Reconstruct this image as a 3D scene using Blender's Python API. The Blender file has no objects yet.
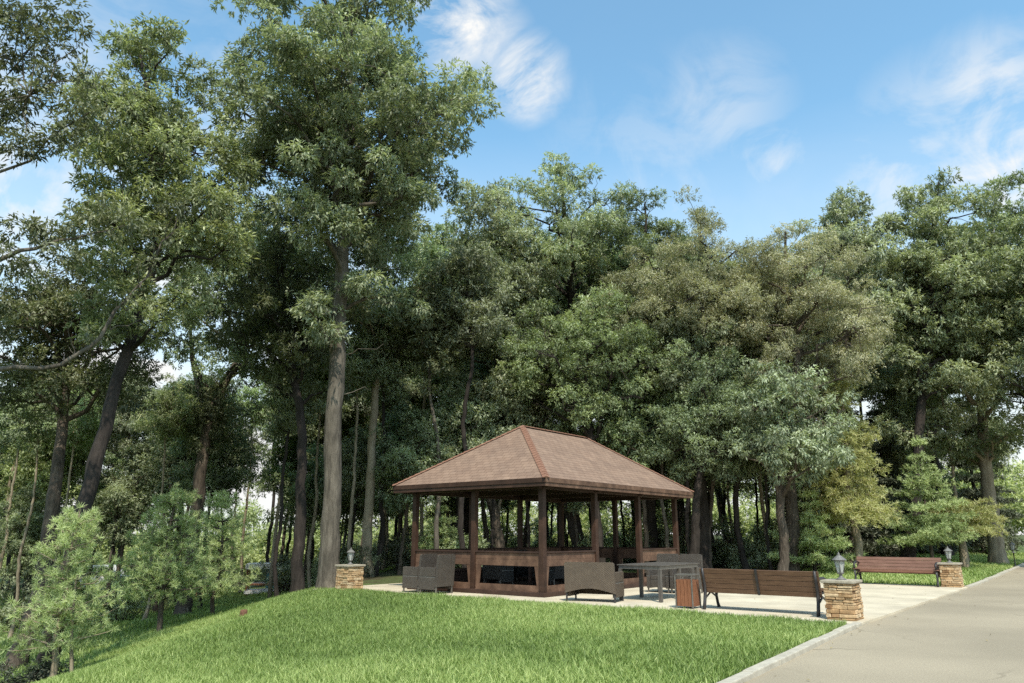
import bpy, bmesh, math, random
import numpy as np
from mathutils import Vector, Matrix

R = math.radians
rng = np.random.default_rng(7)
random.seed(7)
scene = bpy.context.scene
col = scene.collection

# ------------------------------------------------------------------ camera
F = 742.0; TILT = R(14.6); CAMZ = 1.36
cam_d = bpy.data.cameras.new('camera'); cam = bpy.data.objects.new('camera', cam_d); col.objects.link(cam)
cam.location = (0, 0, CAMZ); cam.rotation_euler = (R(90) + TILT, 0, 0)
cam_d.sensor_width = 36; cam_d.lens = F / 1024 * 36; cam_d.clip_end = 3000; cam_d.clip_start = .05
scene.camera = cam

def ray(u, v):
    x = (u - 512) / F; y = -(v - 341.5) / F
    return np.array([x, math.cos(TILT) - y * math.sin(TILT), math.sin(TILT) + y * math.cos(TILT)])
def P(u, v, Y):
    r = ray(u, v); return r / r[1] * Y + np.array([0, 0, CAMZ])

# site axes: s runs along the road and the long side of the gazebo, t runs away from the road
A = R(38.2); SX, SY = math.sin(A), math.cos(A)
def st(s, t, z=0.0): return Vector((SX * s - SY * t, SY * s + SX * t, z))
ROT = math.atan2(SY, SX)          # z rotation that turns local +x into +s

def sstep(x): x = np.clip(x, 0, 1); return x * x * (3 - 2 * x)
def softp(x, k=.35): return k * np.log1p(np.exp(np.clip(x / k, -30, 30)))
def height(X, Y):
    X = np.asarray(X, float); Y = np.asarray(Y, float)
    s = SX * X + SY * Y; t = -SY * X + SX * Y
    a = 1.0 * sstep((13.0 - s) / 11.0) * sstep((t - 3.6) / 9.0)
    xc = -5.3 - .38 * np.maximum(0, 17 - Y)
    d = softp(xc - X)
    drop = 1.75 * (1 - np.exp(-d * .34 / 1.75)) + .012 * d
    rise = .012 * np.maximum(0, s - 26) + .012 * np.maximum(0, s - 26) * np.clip((t - 3.6) / 4, 0, 1)
    rise = np.minimum(rise, .9) * sstep((X - 3) / 12)
    n = .025 * np.sin(X * 1.3 + Y * .7) * np.sin(Y * 1.1 - X * .4) * sstep((t - 3.8) / 2) * sstep(np.maximum((12.6 - s), (s - 25)) / 2)
    return -.02 - a - drop + rise + n
def hz(x, y): return float(height(x, y))

# ------------------------------------------------------------------ materials
def mat(name):
    m = bpy.data.materials.new(name); m.use_nodes = True
    nt = m.node_tree; nt.nodes.clear()
    out = nt.nodes.new('ShaderNodeOutputMaterial')
    return m, nt, out
def N(nt, t, **kw):
    n = nt.nodes.new('ShaderNode' + t)
    for k, v in kw.items():
        if k in n.inputs: n.inputs[k].default_value = v
        else: setattr(n, k, v)
    return n
def ramp(nt, stops):
    n = nt.nodes.new('ShaderNodeValToRGB'); e = n.color_ramp.elements
    while len(e) < len(stops): e.new(.5)
    for i, (p, c) in enumerate(stops):
        e[i].position = p; e[i].color = (*c, 1) if len(c) == 3 else c
    return n
def surf(name, stops, scale=8, detail=6, rough=.8, bump=.3, bscale=None, stretch=(1, 1, 1), spec=.3, metallic=0, dist=.02, second=None):
    m, nt, out = mat(name); L = nt.links.new
    tc = N(nt, 'TexCoord'); mp = N(nt, 'Mapping'); mp.inputs['Scale'].default_value = stretch
    L(tc.outputs['Object'], mp.inputs['Vector'])
    no = N(nt, 'TexNoise', Scale=scale, Detail=detail, Roughness=.65); L(mp.outputs[0], no.inputs['Vector'])
    rp = ramp(nt, stops); L(no.outputs['Fac'], rp.inputs[0])
    b = N(nt, 'BsdfPrincipled', Roughness=rough, Metallic=metallic); b.inputs['Specular IOR Level'].default_value = spec
    c = rp.outputs[0]
    if second:
        n2 = N(nt, 'TexNoise', Scale=second[0], Detail=3.0); L(tc.outputs['Object'], n2.inputs['Vector'])
        r2 = ramp(nt, [(.35, (second[1],) * 3), (.65, (second[2],) * 3)]); L(n2.outputs['Fac'], r2.inputs[0])
        mx = N(nt, 'MixRGB', blend_type='MULTIPLY'); mx.inputs[0].default_value = 1
        L(c, mx.inputs[1]); L(r2.outputs[0], mx.inputs[2]); c = mx.outputs[0]
    L(c, b.inputs['Base Color'])
    if bump:
        nb = N(nt, 'TexNoise', Scale=bscale or scale * 3, Detail=6.0); L(mp.outputs[0], nb.inputs['Vector'])
        bp = N(nt, 'Bump', Strength=bump, Distance=dist); L(nb.outputs['Fac'], bp.inputs['Height']); L(bp.outputs[0], b.inputs['Normal'])
    L(b.outputs[0], out.inputs[0])
    return m

def leaf_mat(name, dark, mid, light, trans=.28, gloss=.05, rough=.6, hue=True):
    m, nt, out = mat(name); L = nt.links.new
    at = N(nt, 'Attribute', attribute_name='tint')
    oi = N(nt, 'ObjectInfo')
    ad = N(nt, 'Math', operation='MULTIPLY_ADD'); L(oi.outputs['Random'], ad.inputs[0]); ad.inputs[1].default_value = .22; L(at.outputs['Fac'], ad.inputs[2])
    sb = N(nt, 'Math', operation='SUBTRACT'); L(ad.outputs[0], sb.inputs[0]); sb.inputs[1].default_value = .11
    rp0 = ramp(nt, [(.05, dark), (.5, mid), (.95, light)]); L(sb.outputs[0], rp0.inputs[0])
    rp = N(nt, 'HueSaturation'); L(rp0.outputs[0], rp.inputs['Color'])
    def spread_of(k, lo, hi):
        m0 = N(nt, 'Math', operation='MULTIPLY'); L(oi.outputs['Random'], m0.inputs[0]); m0.inputs[1].default_value = k
        m1 = N(nt, 'Math', operation='FRACT'); L(m0.outputs[0], m1.inputs[0])
        m2 = N(nt, 'Math', operation='MULTIPLY_ADD'); L(m1.outputs[0], m2.inputs[0]); m2.inputs[1].default_value = hi - lo; m2.inputs[2].default_value = lo; return m2.outputs[0]
    if hue: L(spread_of(7.3, .488, .522), rp.inputs['Hue']); L(spread_of(13.7, .72, 1.12), rp.inputs['Saturation']); L(spread_of(29.1, 1.0, 1.28), rp.inputs['Value'])
    d = N(nt, 'BsdfDiffuse'); t = N(nt, 'BsdfTranslucent'); g = N(nt, 'BsdfGlossy', Roughness=rough)
    L(rp.outputs[0], d.inputs[0])
    br = N(nt, 'MixRGB', blend_type='MULTIPLY'); br.inputs[0].default_value = 1; br.inputs[2].default_value = (1.25, 1.35, .75, 1)
    L(rp.outputs[0], br.inputs[1]); L(br.outputs[0], t.inputs[0]); g.inputs[0].default_value = (.85, .9, .8, 1)
    m1 = N(nt, 'MixShader'); m1.inputs[0].default_value = trans; L(d.outputs[0], m1.inputs[1]); L(t.outputs[0], m1.inputs[2])
    m2 = N(nt, 'MixShader'); m2.inputs[0].default_value = gloss; L(m1.outputs[0], m2.inputs[1]); L(g.outputs[0], m2.inputs[2])
    L(m2.outputs[0], out.inputs[0])
    return m

M = {}
M['leaf_mid'] = leaf_mat('leaf_mid', (.075, .09, .05), (.218, .246, .138), (.48, .51, .325), trans=.34)
M['leaf_olive'] = leaf_mat('leaf_olive', (.16, .155, .092), (.37, .355, .225), (.58, .54, .385), trans=.34, hue=False)
M['leaf_yellow'] = leaf_mat('leaf_yellow', (.092, .118, .05), (.26, .295, .135), (.50, .54, .29), trans=.36)
M['leaf_dark'] = leaf_mat('leaf_dark', (.05, .056, .032), (.12, .128, .07), (.25, .255, .145), trans=.28)
M['leaf_understory'] = leaf_mat('leaf_understory', (.085, .108, .052), (.22, .262, .13), (.43, .48, .25), trans=.36)
M['leaf_far'] = leaf_mat('leaf_far', (.15, .18, .07), (.38, .42, .18), (.62, .64, .33), trans=.36, hue=False)  # extra-bright leaves: the light between the trunks is painted into this colour
M['needle_pine'] = leaf_mat('needle_pine', (.13, .175, .065), (.31, .38, .155), (.53, .59, .28), trans=.3, hue=False)
M['needle_fir'] = leaf_mat('needle_fir', (.10, .14, .055), (.265, .325, .13), (.46, .52, .24), trans=.25, hue=False)
M['needle_larch'] = leaf_mat('needle_larch', (.15, .16, .055), (.32, .32, .12), (.50, .48, .22), trans=.35, hue=False)
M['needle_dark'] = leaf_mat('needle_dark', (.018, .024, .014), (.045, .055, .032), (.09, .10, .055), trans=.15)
M['bark'] = surf('bark', [(.3, (.04, .031, .024)), (.55, (.098, .076, .058)), (.75, (.17, .14, .11))], 18, 9, .9, 1.0, 22, (1, 1, .13), dist=.06, second=(1.6, .7, 1.25))
M['bark_grey'] = surf('bark_grey', [(.3, (.05, .042, .033)), (.55, (.125, .106, .084)), (.75, (.205, .178, .145))], 8, 8, .9, .9, 22, (1, 1, .16), dist=.05, second=(1.6, .75, 1.2))
M['bark_dark'] = surf('bark_dark', [(.3, (.018, .014, .012)), (.6, (.045, .035, .03)), (.8, (.08, .065, .052))], 9, 8, .9, .9, 22, (1, 1, .15), dist=.05, second=(1.6, .7, 1.2))
M['bark_pale'] = surf('bark_pale', [(.3, (.16, .125, .085)), (.55, (.27, .22, .155)), (.75, (.36, .30, .22))], 8, 8, .9, .7, 14, (1, 1, .3), dist=.03)
M['grass'] = leaf_mat('grass_blades', (.11, .17, .038), (.25, .338, .085), (.49, .55, .21), trans=.35, gloss=.04, hue=False)
M['concrete'] = surf('patio_concrete', [(.3, (.50, .43, .32)), (.7, (.60, .52, .40))], 3, 8, .9, .25, 90, dist=.004, second=(1.1, .84, 1.08))
M['asphalt'] = surf('asphalt', [(.25, (.26, .213, .152)), (.5, (.34, .286, .208)), (.8, (.42, .36, .272))], 60, 6, .92, .5, 160, dist=.004, second=(.35, .86, 1.1))
def asphalt_detail(m):
    nt = m.node_tree; L = nt.links.new
    b = [n for n in nt.nodes if n.type == 'BSDF_PRINCIPLED'][0]; src = b.inputs['Base Color'].links[0].from_socket
    tc = [n for n in nt.nodes if n.type == 'TEX_COORD'][0]
    dn = N(nt, 'TexNoise', Scale=1.6, Detail=5.0); L(tc.outputs['Object'], dn.inputs['Vector'])
    mv = N(nt, 'MixRGB'); mv.inputs[0].default_value = .35; L(tc.outputs['Object'], mv.inputs[1]); L(dn.outputs['Color'], mv.inputs[2])
    vo = N(nt, 'TexVoronoi', feature='DISTANCE_TO_EDGE', Scale=.55); L(mv.outputs[0], vo.inputs['Vector'])
    r1 = ramp(nt, [(.0, (.55, .54, .52)), (.012, (1, 1, 1))]); L(vo.outputs['Distance'], r1.inputs[0])
    ms = N(nt, 'TexNoise', Scale=.35, Detail=2.0); L(tc.outputs['Object'], ms.inputs['Vector'])
    r2 = ramp(nt, [(.5, (0, 0, 0)), (.6, (.8, .8, .8))]); L(ms.outputs['Fac'], r2.inputs[0])
    mx = N(nt, 'MixRGB', blend_type='MULTIPLY'); L(r2.outputs[0], mx.inputs[0]); L(src, mx.inputs[1]); L(r1.outputs[0], mx.inputs[2])
    v2 = N(nt, 'TexVoronoi', Scale=70.0); L(tc.outputs['Object'], v2.inputs['Vector'])
    r3 = ramp(nt, [(.0, (1.25, 1.22, 1.18)), (.5, (.88, .88, .88))]); L(v2.outputs['Distance'], r3.inputs[0])
    m3 = N(nt, 'MixRGB', blend_type='MULTIPLY'); m3.inputs[0].default_value = .8; L(mx.outputs[0], m3.inputs[1]); L(r3.outputs[0], m3.inputs[2])
    L(m3.outputs[0], b.inputs['Base Color'])
asphalt_detail(M['asphalt'])
M['kerb'] = surf('kerb_stone', [(.3, (.33, .295, .24)), (.7, (.50, .455, .375))], 6, 8, .9, .4, 40, dist=.006)
M['wood_red'] = surf('wood_red', [(.3, (.03, .015, .010)), (.55, (.052, .026, .017)), (.8, (.082, .043, .029))], 5, 8, .55, .25, 22, (1, 1, 1), dist=.004, second=(2.2, .8, 1.15))
M['wood_rail'] = surf('wood_rail', [(.3, (.08, .043, .029)), (.55, (.135, .076, .05)), (.8, (.20, .118, .08))], 5, 8, .6, .25, 22, dist=.004, second=(2.5, .8, 1.15))
M['wood_dark'] = surf('wood_dark', [(.3, (.03, .016, .012)), (.7, (.065, .035, .025))], 5, 8, .6, .2, 20, dist=.004)
M['wood_bench'] = surf('wood_bench', [(.3, (.085, .045, .027)), (.55, (.13, .072, .043)), (.8, (.18, .105, .065))], 4, 8, .5, .25, 18, (1, 6, 6), dist=.003)
M['wood_bench_red'] = surf('wood_bench_red', [(.3, (.15, .075, .052)), (.6, (.225, .12, .087)), (.8, (.30, .175, .13))], 4, 8, .5, .25, 18, (1, 6, 6), dist=.003)
M['wood_bin'] = surf('wood_bin', [(.3, (.14, .055, .027)), (.6, (.23, .095, .048)), (.8, (.32, .15, .08))], 7, 8, .5, .25, 24, (5, 5, 1), dist=.003)
M['iron'] = surf('iron', [(.3, (.018, .016, .018)), (.7, (.04, .035, .036))], 14, 4, .5, .2, dist=.003, spec=.5)
M['lantern_metal'] = surf('lantern_metal', [(.3, (.10, .095, .09)), (.7, (.20, .19, .175))], 20, 4, .5, .15, dist=.002, spec=.5)
M['steel'] = surf('steel', [(.3, (.13, .115, .10)), (.7, (.21, .19, .17))], 20, 4, .45, .1, dist=.002, metallic=.4)
M['capstone'] = surf('capstone', [(.3, (.28, .24, .185)), (.7, (.42, .37, .29))], 9, 8, .9, .5, 40, dist=.006)
M['white_paint'] = surf('white_paint', [(.3, (.62, .61, .58)), (.7, (.78, .77, .74))], 4, 4, .5, 0)
M['teal'] = surf('teal_paint', [(.3, (.07, .19, .22)), (.7, (.12, .28, .31))], 6, 4, .5, 0)
M['orange_paint'] = surf('orange_paint', [(.3, (.30, .12, .06)), (.7, (.42, .2, .11))], 6, 4, .6, 0)
M['table_grey'] = surf('table_grey', [(.3, (.06, .052, .046)), (.7, (.12, .105, .092))], 5, 8, .5, .2, 20, (1, 8, 1), dist=.003)
M['rubber'] = surf('rubber', [(.3, (.015, .015, .015)), (.7, (.03, .03, .03))], 20, 3, .8, 0)
M['stump'] = surf('stump_wood', [(.3, (.10, .045, .03)), (.7, (.20, .10, .06))], 12, 6, .9, .6)

def glass_mat():
    m, nt, out = mat('lantern_glass'); L = nt.links.new
    b = N(nt, 'BsdfPrincipled', Roughness=.25); b.inputs['Base Color'].default_value = (.62, .63, .60, 1)
    b.inputs['Transmission Weight'].default_value = .45
    L(b.outputs[0], out.inputs[0]); return m
M['glass'] = glass_mat()
def carglass():
    m, nt, out = mat('car_glass'); b = N(nt, 'BsdfPrincipled', Roughness=.08); b.inputs['Base Color'].default_value = (.02, .025, .03, 1)
    nt.links.new(b.outputs[0], out.inputs[0]); return m
M['car_glass'] = carglass()

def wicker_mat(name, c1, c2):
    m, nt, out = mat(name); L = nt.links.new
    tc = N(nt, 'TexCoord')
    w = N(nt, 'TexWave', wave_type='BANDS', bands_direction='Z', Scale=16.0, Distortion=1.2, Detail=2.0); L(tc.outputs['Object'], w.inputs['Vector'])
    w2 = N(nt, 'TexWave', wave_type='BANDS', bands_direction='DIAGONAL', Scale=18.0, Distortion=1.0); L(tc.outputs['Object'], w2.inputs['Vector'])
    mu = N(nt, 'Math', operation='MULTIPLY'); L(w.outputs['Fac'], mu.inputs[0]); L(w2.outputs['Fac'], mu.inputs[1])
    no = N(nt, 'TexNoise', Scale=7.0, Detail=5.0); L(tc.outputs['Object'], no.inputs['Vector'])
    ad = N(nt, 'Math', operation='MULTIPLY_ADD'); L(mu.outputs[0], ad.inputs[0]); ad.inputs[1].default_value = .8
    nz = N(nt, 'Math', operation='MULTIPLY_ADD'); L(no.outputs['Fac'], nz.inputs[0]); nz.inputs[1].default_value = .35; nz.inputs[2].default_value = .15; L(nz.outputs[0], ad.inputs[2])
    rp = ramp(nt, [(.35, c1), (.85, c2)]); L(ad.outputs[0], rp.inputs[0])
    b = N(nt, 'BsdfPrincipled', Roughness=.6); L(rp.outputs[0], b.inputs['Base Color'])
    bp = N(nt, 'Bump', Strength=1.0, Distance=.02); L(mu.outputs[0], bp.inputs['Height']); L(bp.outputs[0], b.inputs['Normal'])
    L(b.outputs[0], out.inputs[0]); return m
M['wicker_brown'] = wicker_mat('wicker_brown', (.065, .046, .033), (.24, .178, .125))
M['wicker_grey'] = wicker_mat('wicker_grey', (.04, .033, .028), (.19, .158, .13))

def shingle_mat():
    m, nt, out = mat('roof_shingles'); L = nt.links.new
    uv = N(nt, 'UVMap')
    bk = N(nt, 'TexBrick', Scale=1.0); bk.offset = .5
    bk.inputs['Brick Width'].default_value = .24; bk.inputs['Row Height'].default_value = .14
    bk.inputs['Mortar Size'].default_value = .006; bk.inputs['Bias'].default_value = 0
    bk.inputs['Color1'].default_value = (.212, .138, .101, 1); bk.inputs['Color2'].default_value = (.250, .168, .124, 1); bk.inputs['Mortar'].default_value = (.115, .066, .045, 1)
    L(uv.outputs[0], bk.inputs['Vector'])
    no = N(nt, 'TexNoise', Scale=2.2, Detail=5.0, Roughness=.6); L(uv.outputs[0], no.inputs['Vector'])
    r = ramp(nt, [(.3, (.80, .78, .78)), (.7, (1.15, 1.13, 1.1))]); L(no.outputs['Fac'], r.inputs[0])
    mx = N(nt, 'MixRGB', blend_type='MULTIPLY'); mx.inputs[0].default_value = 1; L(bk.outputs[0], mx.inputs[1]); L(r.outputs[0], mx.inputs[2])
    n3 = N(nt, 'TexNoise', Scale=80.0, Detail=4.0); L(uv.outputs[0], n3.inputs['Vector'])
    r3 = ramp(nt, [(.3, (.75, .75, .75)), (.7, (1.2, 1.2, 1.2))]); L(n3.outputs['Fac'], r3.inputs[0])
    m3 = N(nt, 'MixRGB', blend_type='MULTIPLY'); m3.inputs[0].default_value = 1; L(mx.outputs[0], m3.inputs[1]); L(r3.outputs[0], m3.inputs[2])
    b = N(nt, 'BsdfPrincipled', Roughness=.9); L(m3.outputs[0], b.inputs['Base Color'])
    bp = N(nt, 'Bump', Strength=.6, Distance=.012); L(bk.outputs['Fac'], bp.inputs['Height']); bp.invert = True
    L(bp.outputs[0], b.inputs['Normal']); L(b.outputs[0], out.inputs[0]); return m
M['shingle'] = shingle_mat()
M['hip_cap'] = surf('hip_cap_shingle', [(.3, (.18, .088, .058)), (.7, (.27, .145, .10))], 9, 6, .85, .4, 40, dist=.006)

def stone_mat():
    m, nt, out = mat('ledger_stone'); L = nt.links.new
    at = N(nt, 'Attribute', attribute_name='tint'); tc = N(nt, 'TexCoord')
    rp = ramp(nt, [(0, (.24, .135, .065)), (.35, (.42, .27, .14)), (.7, (.54, .38, .22)), (1, (.60, .47, .31))]); L(at.outputs['Fac'], rp.inputs[0])
    no = N(nt, 'TexNoise', Scale=14.0, Detail=7.0); L(tc.outputs['Object'], no.inputs['Vector'])
    r = ramp(nt, [(.3, (.6, .58, .55)), (.7, (1.15, 1.12, 1.1))]); L(no.outputs['Fac'], r.inputs[0])
    mx = N(nt, 'MixRGB', blend_type='MULTIPLY'); mx.inputs[0].default_value = 1; L(rp.outputs[0], mx.inputs[1]); L(r.outputs[0], mx.inputs[2])
    b = N(nt, 'BsdfPrincipled', Roughness=.9); L(mx.outputs[0], b.inputs['Base Color'])
    bp = N(nt, 'Bump', Strength=.8, Distance=.02); L(no.outputs['Fac'], bp.inputs['Height']); L(bp.outputs[0], b.inputs['Normal'])
    L(b.outputs[0], out.inputs[0]); return m
M['stone'] = stone_mat()

def ground_mat():
    m, nt, out = mat('ground_soil_grass'); L = nt.links.new
    tc = N(nt, 'TexCoord')
    n1 = N(nt, 'TexNoise', Scale=.5, Detail=6.0); L(tc.outputs['Object'], n1.inputs['Vector'])
    n2 = N(nt, 'TexNoise', Scale=9.0, Detail=8.0, Roughness=.7); L(tc.outputs['Object'], n2.inputs['Vector'])
    r1 = ramp(nt, [(.25, (.06, .085, .03)), (.55, (.11, .15, .052)), (.8, (.17, .22, .085))]); L(n2.outputs['Fac'], r1.inputs[0])
    r2 = ramp(nt, [(.3, (.045, .038, .022)), (.7, (.10, .085, .05))]); L(n2.outputs['Fac'], r2.inputs[0])
    at = N(nt, 'Attribute', attribute_name='lawn')
    rr = ramp(nt, [(.4, (0, 0, 0)), (.62, (1, 1, 1))]); L(n1.outputs['Fac'], rr.inputs[0])
    mm = N(nt, 'Math', operation='MAXIMUM'); L(rr.outputs[0], mm.inputs[0]); L(at.outputs['Fac'], mm.inputs[1])
    mx = N(nt, 'MixRGB'); L(mm.outputs[0], mx.inputs[0]); L(r2.outputs[0], mx.inputs[1]); L(r1.outputs[0], mx.inputs[2])
    b = N(nt, 'BsdfPrincipled', Roughness=.95); b.inputs['Specular IOR Level'].default_value = .1; L(mx.outputs[0], b.inputs['Base Color'])
    bp = N(nt, 'Bump', Strength=.7, Distance=.05); L(n2.outputs['Fac'], bp.inputs['Height']); L(bp.outputs[0], b.inputs['Normal'])
    L(b.outputs[0], out.inputs[0]); return m
M['ground'] = ground_mat()

# ------------------------------------------------------------------ object helpers
def link(o, parent=None):
    col.objects.link(o)
    if parent is not None: o.parent = parent
    return o
def thing(name, label, cat, loc=(0, 0, 0), rotz=0, group=None):
    o = bpy.data.objects.new(name, None); o.empty_display_size = .2; link(o)
    o.location = loc; o.rotation_euler = (0, 0, rotz)
    o['label'] = label; o['category'] = cat
    if group: o['group'] = group
    return o
def np_mesh(name, verts, faces_flat, sizes, material, tint=None, attr='tint', smooth=False):
    me = bpy.data.meshes.new(name)
    verts = np.ascontiguousarray(verts, np.float32); faces_flat = np.ascontiguousarray(faces_flat, np.int32); sizes = np.asarray(sizes, np.int32)
    me.vertices.add(len(verts)); me.vertices.foreach_set('co', verts.ravel())
    me.loops.add(len(faces_flat)); me.loops.foreach_set('vertex_index', faces_flat)
    me.polygons.add(len(sizes)); st_ = np.zeros(len(sizes), np.int32); st_[1:] = np.cumsum(sizes)[:-1]
    me.polygons.foreach_set('loop_start', st_); me.polygons.foreach_set('loop_total', sizes)
    if smooth: me.polygons.foreach_set('use_smooth', np.ones(len(sizes), bool))
    me.update(calc_edges=True)
    if tint is not None:
        a = me.attributes.new(attr, 'FLOAT', 'POINT'); a.data.foreach_set('value', np.ascontiguousarray(tint, np.float32))
    me.materials.append(material)
    return me
class MB:
    """collects boxes, bars, tubes, prisms into one mesh"""
    def __init__(s): s.bm = bmesh.new()
    def box(s, x0, y0, z0, x1, y1, z1, bev=0.0, mtx=None):
        old = set(s.bm.verts)
        r = bmesh.ops.create_cube(s.bm, size=1.0); vs = r['verts']
        for v in vs: v.co = Vector(((x0 + x1) / 2 + v.co.x * (x1 - x0), (y0 + y1) / 2 + v.co.y * (y1 - y0), (z0 + z1) / 2 + v.co.z * (z1 - z0)))
        if bev:
            es = list({e for v in vs for e in v.link_edges})
            bmesh.ops.bevel(s.bm, geom=es, offset=bev, segments=2, affect='EDGES', profile=.6)
        if mtx is not None: bmesh.ops.transform(s.bm, matrix=mtx, verts=[v for v in s.bm.verts if v not in old])
    def prism(s, pts, h0, h1, axis='z'):
        def mk(p, h): return {'z': (p[0], p[1], h), 'x': (h, p[0], p[1]), 'y': (p[0], h, p[1])}[axis]
        a = [s.bm.verts.new(mk(p, h0)) for p in pts]; b = [s.bm.verts.new(mk(p, h1)) for p in pts]
        n = len(pts); fs = [s.bm.faces.new(a[::-1]), s.bm.faces.new(b)]
        for i in range(n): fs.append(s.bm.faces.new((a[i], a[(i + 1) % n], b[(i + 1) % n], b[i])))
        bmesh.ops.recalc_face_normals(s.bm, faces=fs)
    def tube(s, pts, rad, sides=8, cap=True):
        pts = [Vector(p) for p in pts]; rad = rad if hasattr(rad, '__len__') else [rad] * len(pts)
        rings = []; up = Vector((0.31, 0.17, .93))
        for i, p in enumerate(pts):
            d = (pts[min(i + 1, len(pts) - 1)] - pts[max(i - 1, 0)]).normalized()
            a = d.cross(up); a = a.normalized() if a.length > 1e-4 else Vector((1, 0, 0)); b = d.cross(a)
            rings.append([s.bm.verts.new(p + (a * math.cos(2 * math.pi * k / sides) + b * math.sin(2 * math.pi * k / sides)) * rad[i]) for k in range(sides)])
        for i in range(len(rings) - 1):
            for k in range(sides):
                f = s.bm.faces.new((rings[i][k], rings[i][(k + 1) % sides], rings[i + 1][(k + 1) % sides], rings[i + 1][k])); f.smooth = sides > 4
        if cap: s.bm.faces.new(rings[0][::-1]); s.bm.faces.new(rings[-1])
    def lathe(s, prof, sides=16, smooth=True, rot=0.0, cx=0, cy=0):
        rings = [[s.bm.verts.new((cx + r * math.cos(rot + 2 * math.pi * k / sides), cy + r * math.sin(rot + 2 * math.pi * k / sides), z)) for k in range(sides)] for r, z in prof]
        for i in range(len(rings) - 1):
            for k in range(sides):
                f = s.bm.faces.new((rings[i][k], rings[i][(k + 1) % sides], rings[i + 1][(k + 1) % sides], rings[i + 1][k])); f.smooth = smooth
        s.bm.faces.new(rings[0][::-1]); s.bm.faces.new(rings[-1])
    def build(s, name, material, parent=None, loc=None):
        bmesh.ops.recalc_face_normals(s.bm, faces=s.bm.faces[:])
        me = bpy.data.meshes.new(name); s.bm.to_mesh(me); s.bm.free(); me.materials.append(material)
        o = bpy.data.objects.new(name, me)
        if loc is not None: o.location = loc
        return link(o, parent)
def children(o): return [c for c in o.children]
def copy_tree(o, parent=None):
    c = o.copy(); col.objects.link(c)
    if parent is not None: c.parent = parent
    for ch in children(o): copy_tree(ch, c)
    return c

# ------------------------------------------------------------------ ground, road, patio, kerb
def te(s): return np.interp(s, [-10, 5, 7.5, 11, 13.8, 24, 30, 45, 110], [2.85, 2.94, 3.06, 3.27, 3.40, 3.33, 3.27, 3.2, 3.2])
xs = np.unique(np.concatenate([[-900, -500, -300, -200, -130, -90], np.arange(-70, -20, 2.), np.arange(-20, 24, .5), np.arange(24, 90, 2.), [100, 140, 200, 300, 500, 900]]))
ys = np.unique(np.concatenate([[-300, -150, -80, -40, -20, -10], np.arange(-6, 40, .5), np.arange(40, 110, 2.), [120, 160, 220, 320, 500, 900, 1500]]))
XX, YY = np.meshgrid(xs, ys); ZZ = height(XX, YY)
ss = SX * XX + SY * YY; tt = -SY * XX + SX * YY
lawn = np.maximum(sstep((13.4 - ss) / .6), sstep((9.5 - tt) / 1.5)) * sstep((24 - tt) / 6)
lawn = np.maximum(lawn, sstep((-5 - XX) / 1.0) * sstep((34 - YY) / 4))
# forest floor dark
nx, ny = len(xs), len(ys); idx = np.arange(nx * ny).reshape(ny, nx)
q = np.stack([idx[:-1, :-1], idx[:-1, 1:], idx[1:, 1:], idx[1:, :-1]], -1).reshape(-1, 4)
vg = np.stack([XX, YY, ZZ], -1).reshape(-1, 3)
# sink the sheet under road and patio
s_, t_ = ss.ravel(), tt.ravel()
sink = ((t_ < te(s_) + .16) & (t_ > -40)) | ((s_ > 13.4) & (s_ < 24.0) & (t_ < 17.0) & (t_ > 3))
vg[sink, 2] -= .10
me = np_mesh('ground', vg, q.ravel(), np.full(len(q), 4), M['ground'], lawn.ravel(), 'lawn', smooth=True)
o = link(bpy.data.objects.new('ground', me)); o['kind'] = 'structure'

def sheet(name, material, s0, s1, t0, t1, dz, step=.5, wob=0):
    S = np.arange(s0, s1 + 1e-6, step); T = np.linspace(t0, t1, max(2, int(abs(t1 - t0) / step) + 1))
    SS, TT = np.meshgrid(S, T)
    TT = np.where(TT >= t1 - 1e-6, te(SS), TT)
    X = SX * SS - SY * TT; Y = SY * SS + SX * TT
    Z = np.where(True, .012 * np.maximum(0, SS - 26) * sstep((X - 3) / 12), 0)
    Z = np.minimum(Z, .9) + dz
    i = np.arange(SS.size).reshape(SS.shape)
    qq = np.stack([i[:-1, :-1], i[:-1, 1:], i[1:, 1:], i[1:, :-1]], -1).reshape(-1, 4)
    me = np_mesh(name, np.stack([X, Y, Z], -1).reshape(-1, 3), qq.ravel(), np.full(len(qq), 4), material, smooth=True)
    o = link(bpy.data.objects.new(name, me)); o['kind'] = 'structure'; return o
sheet('road', M['asphalt'], -14, 110, -4.2, 2.6, -.035)
# patio slab with a real edge
b = MB(); b.prism([tuple(st(s, t))[:2] for s, t in ((13.1, 3.4), (24.2, 3.34), (24.2, 16.6), (12.7, 16.6))], -.25, 0)
o = b.build('patio', M['concrete']); o['kind'] = 'structure'
# expansion joints of the slab are shallow grooves: thin dark strips set flush 3 mm above
def kerb_run(s0, s1, n0):
    b = MB(); s = s0
    while s < s1 - .05:
        L = min(random.uniform(.9, 1.1), s1 - s); tm = float(te(s + L / 2)) + .06; X = st(s + L / 2, tm)
        sl = math.atan2(float(te(s + L)) - float(te(s)), L)
        zz = .012 * max(0, s - 26) * float(sstep((X.x - 3) / 12)); zz = min(zz, .9)
        j = random.uniform(-.006, .006); dz = random.uniform(-.006, .006)
        m = Matrix.Translation(st(s + L / 2, tm + j, zz + dz)) @ Matrix.Rotation(ROT + sl + random.uniform(-.006, .006), 4, 'Z')
        b.box(-L / 2 + .004, -.062, -.2, L / 2 - .004, .062, .022, .012, m); s += L
    o = b.build('kerb', M['kerb']); o['kind'] = 'structure'
kerb_run(-6, 13.25, 0); kerb_run(24.25, 70, 1)

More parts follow.
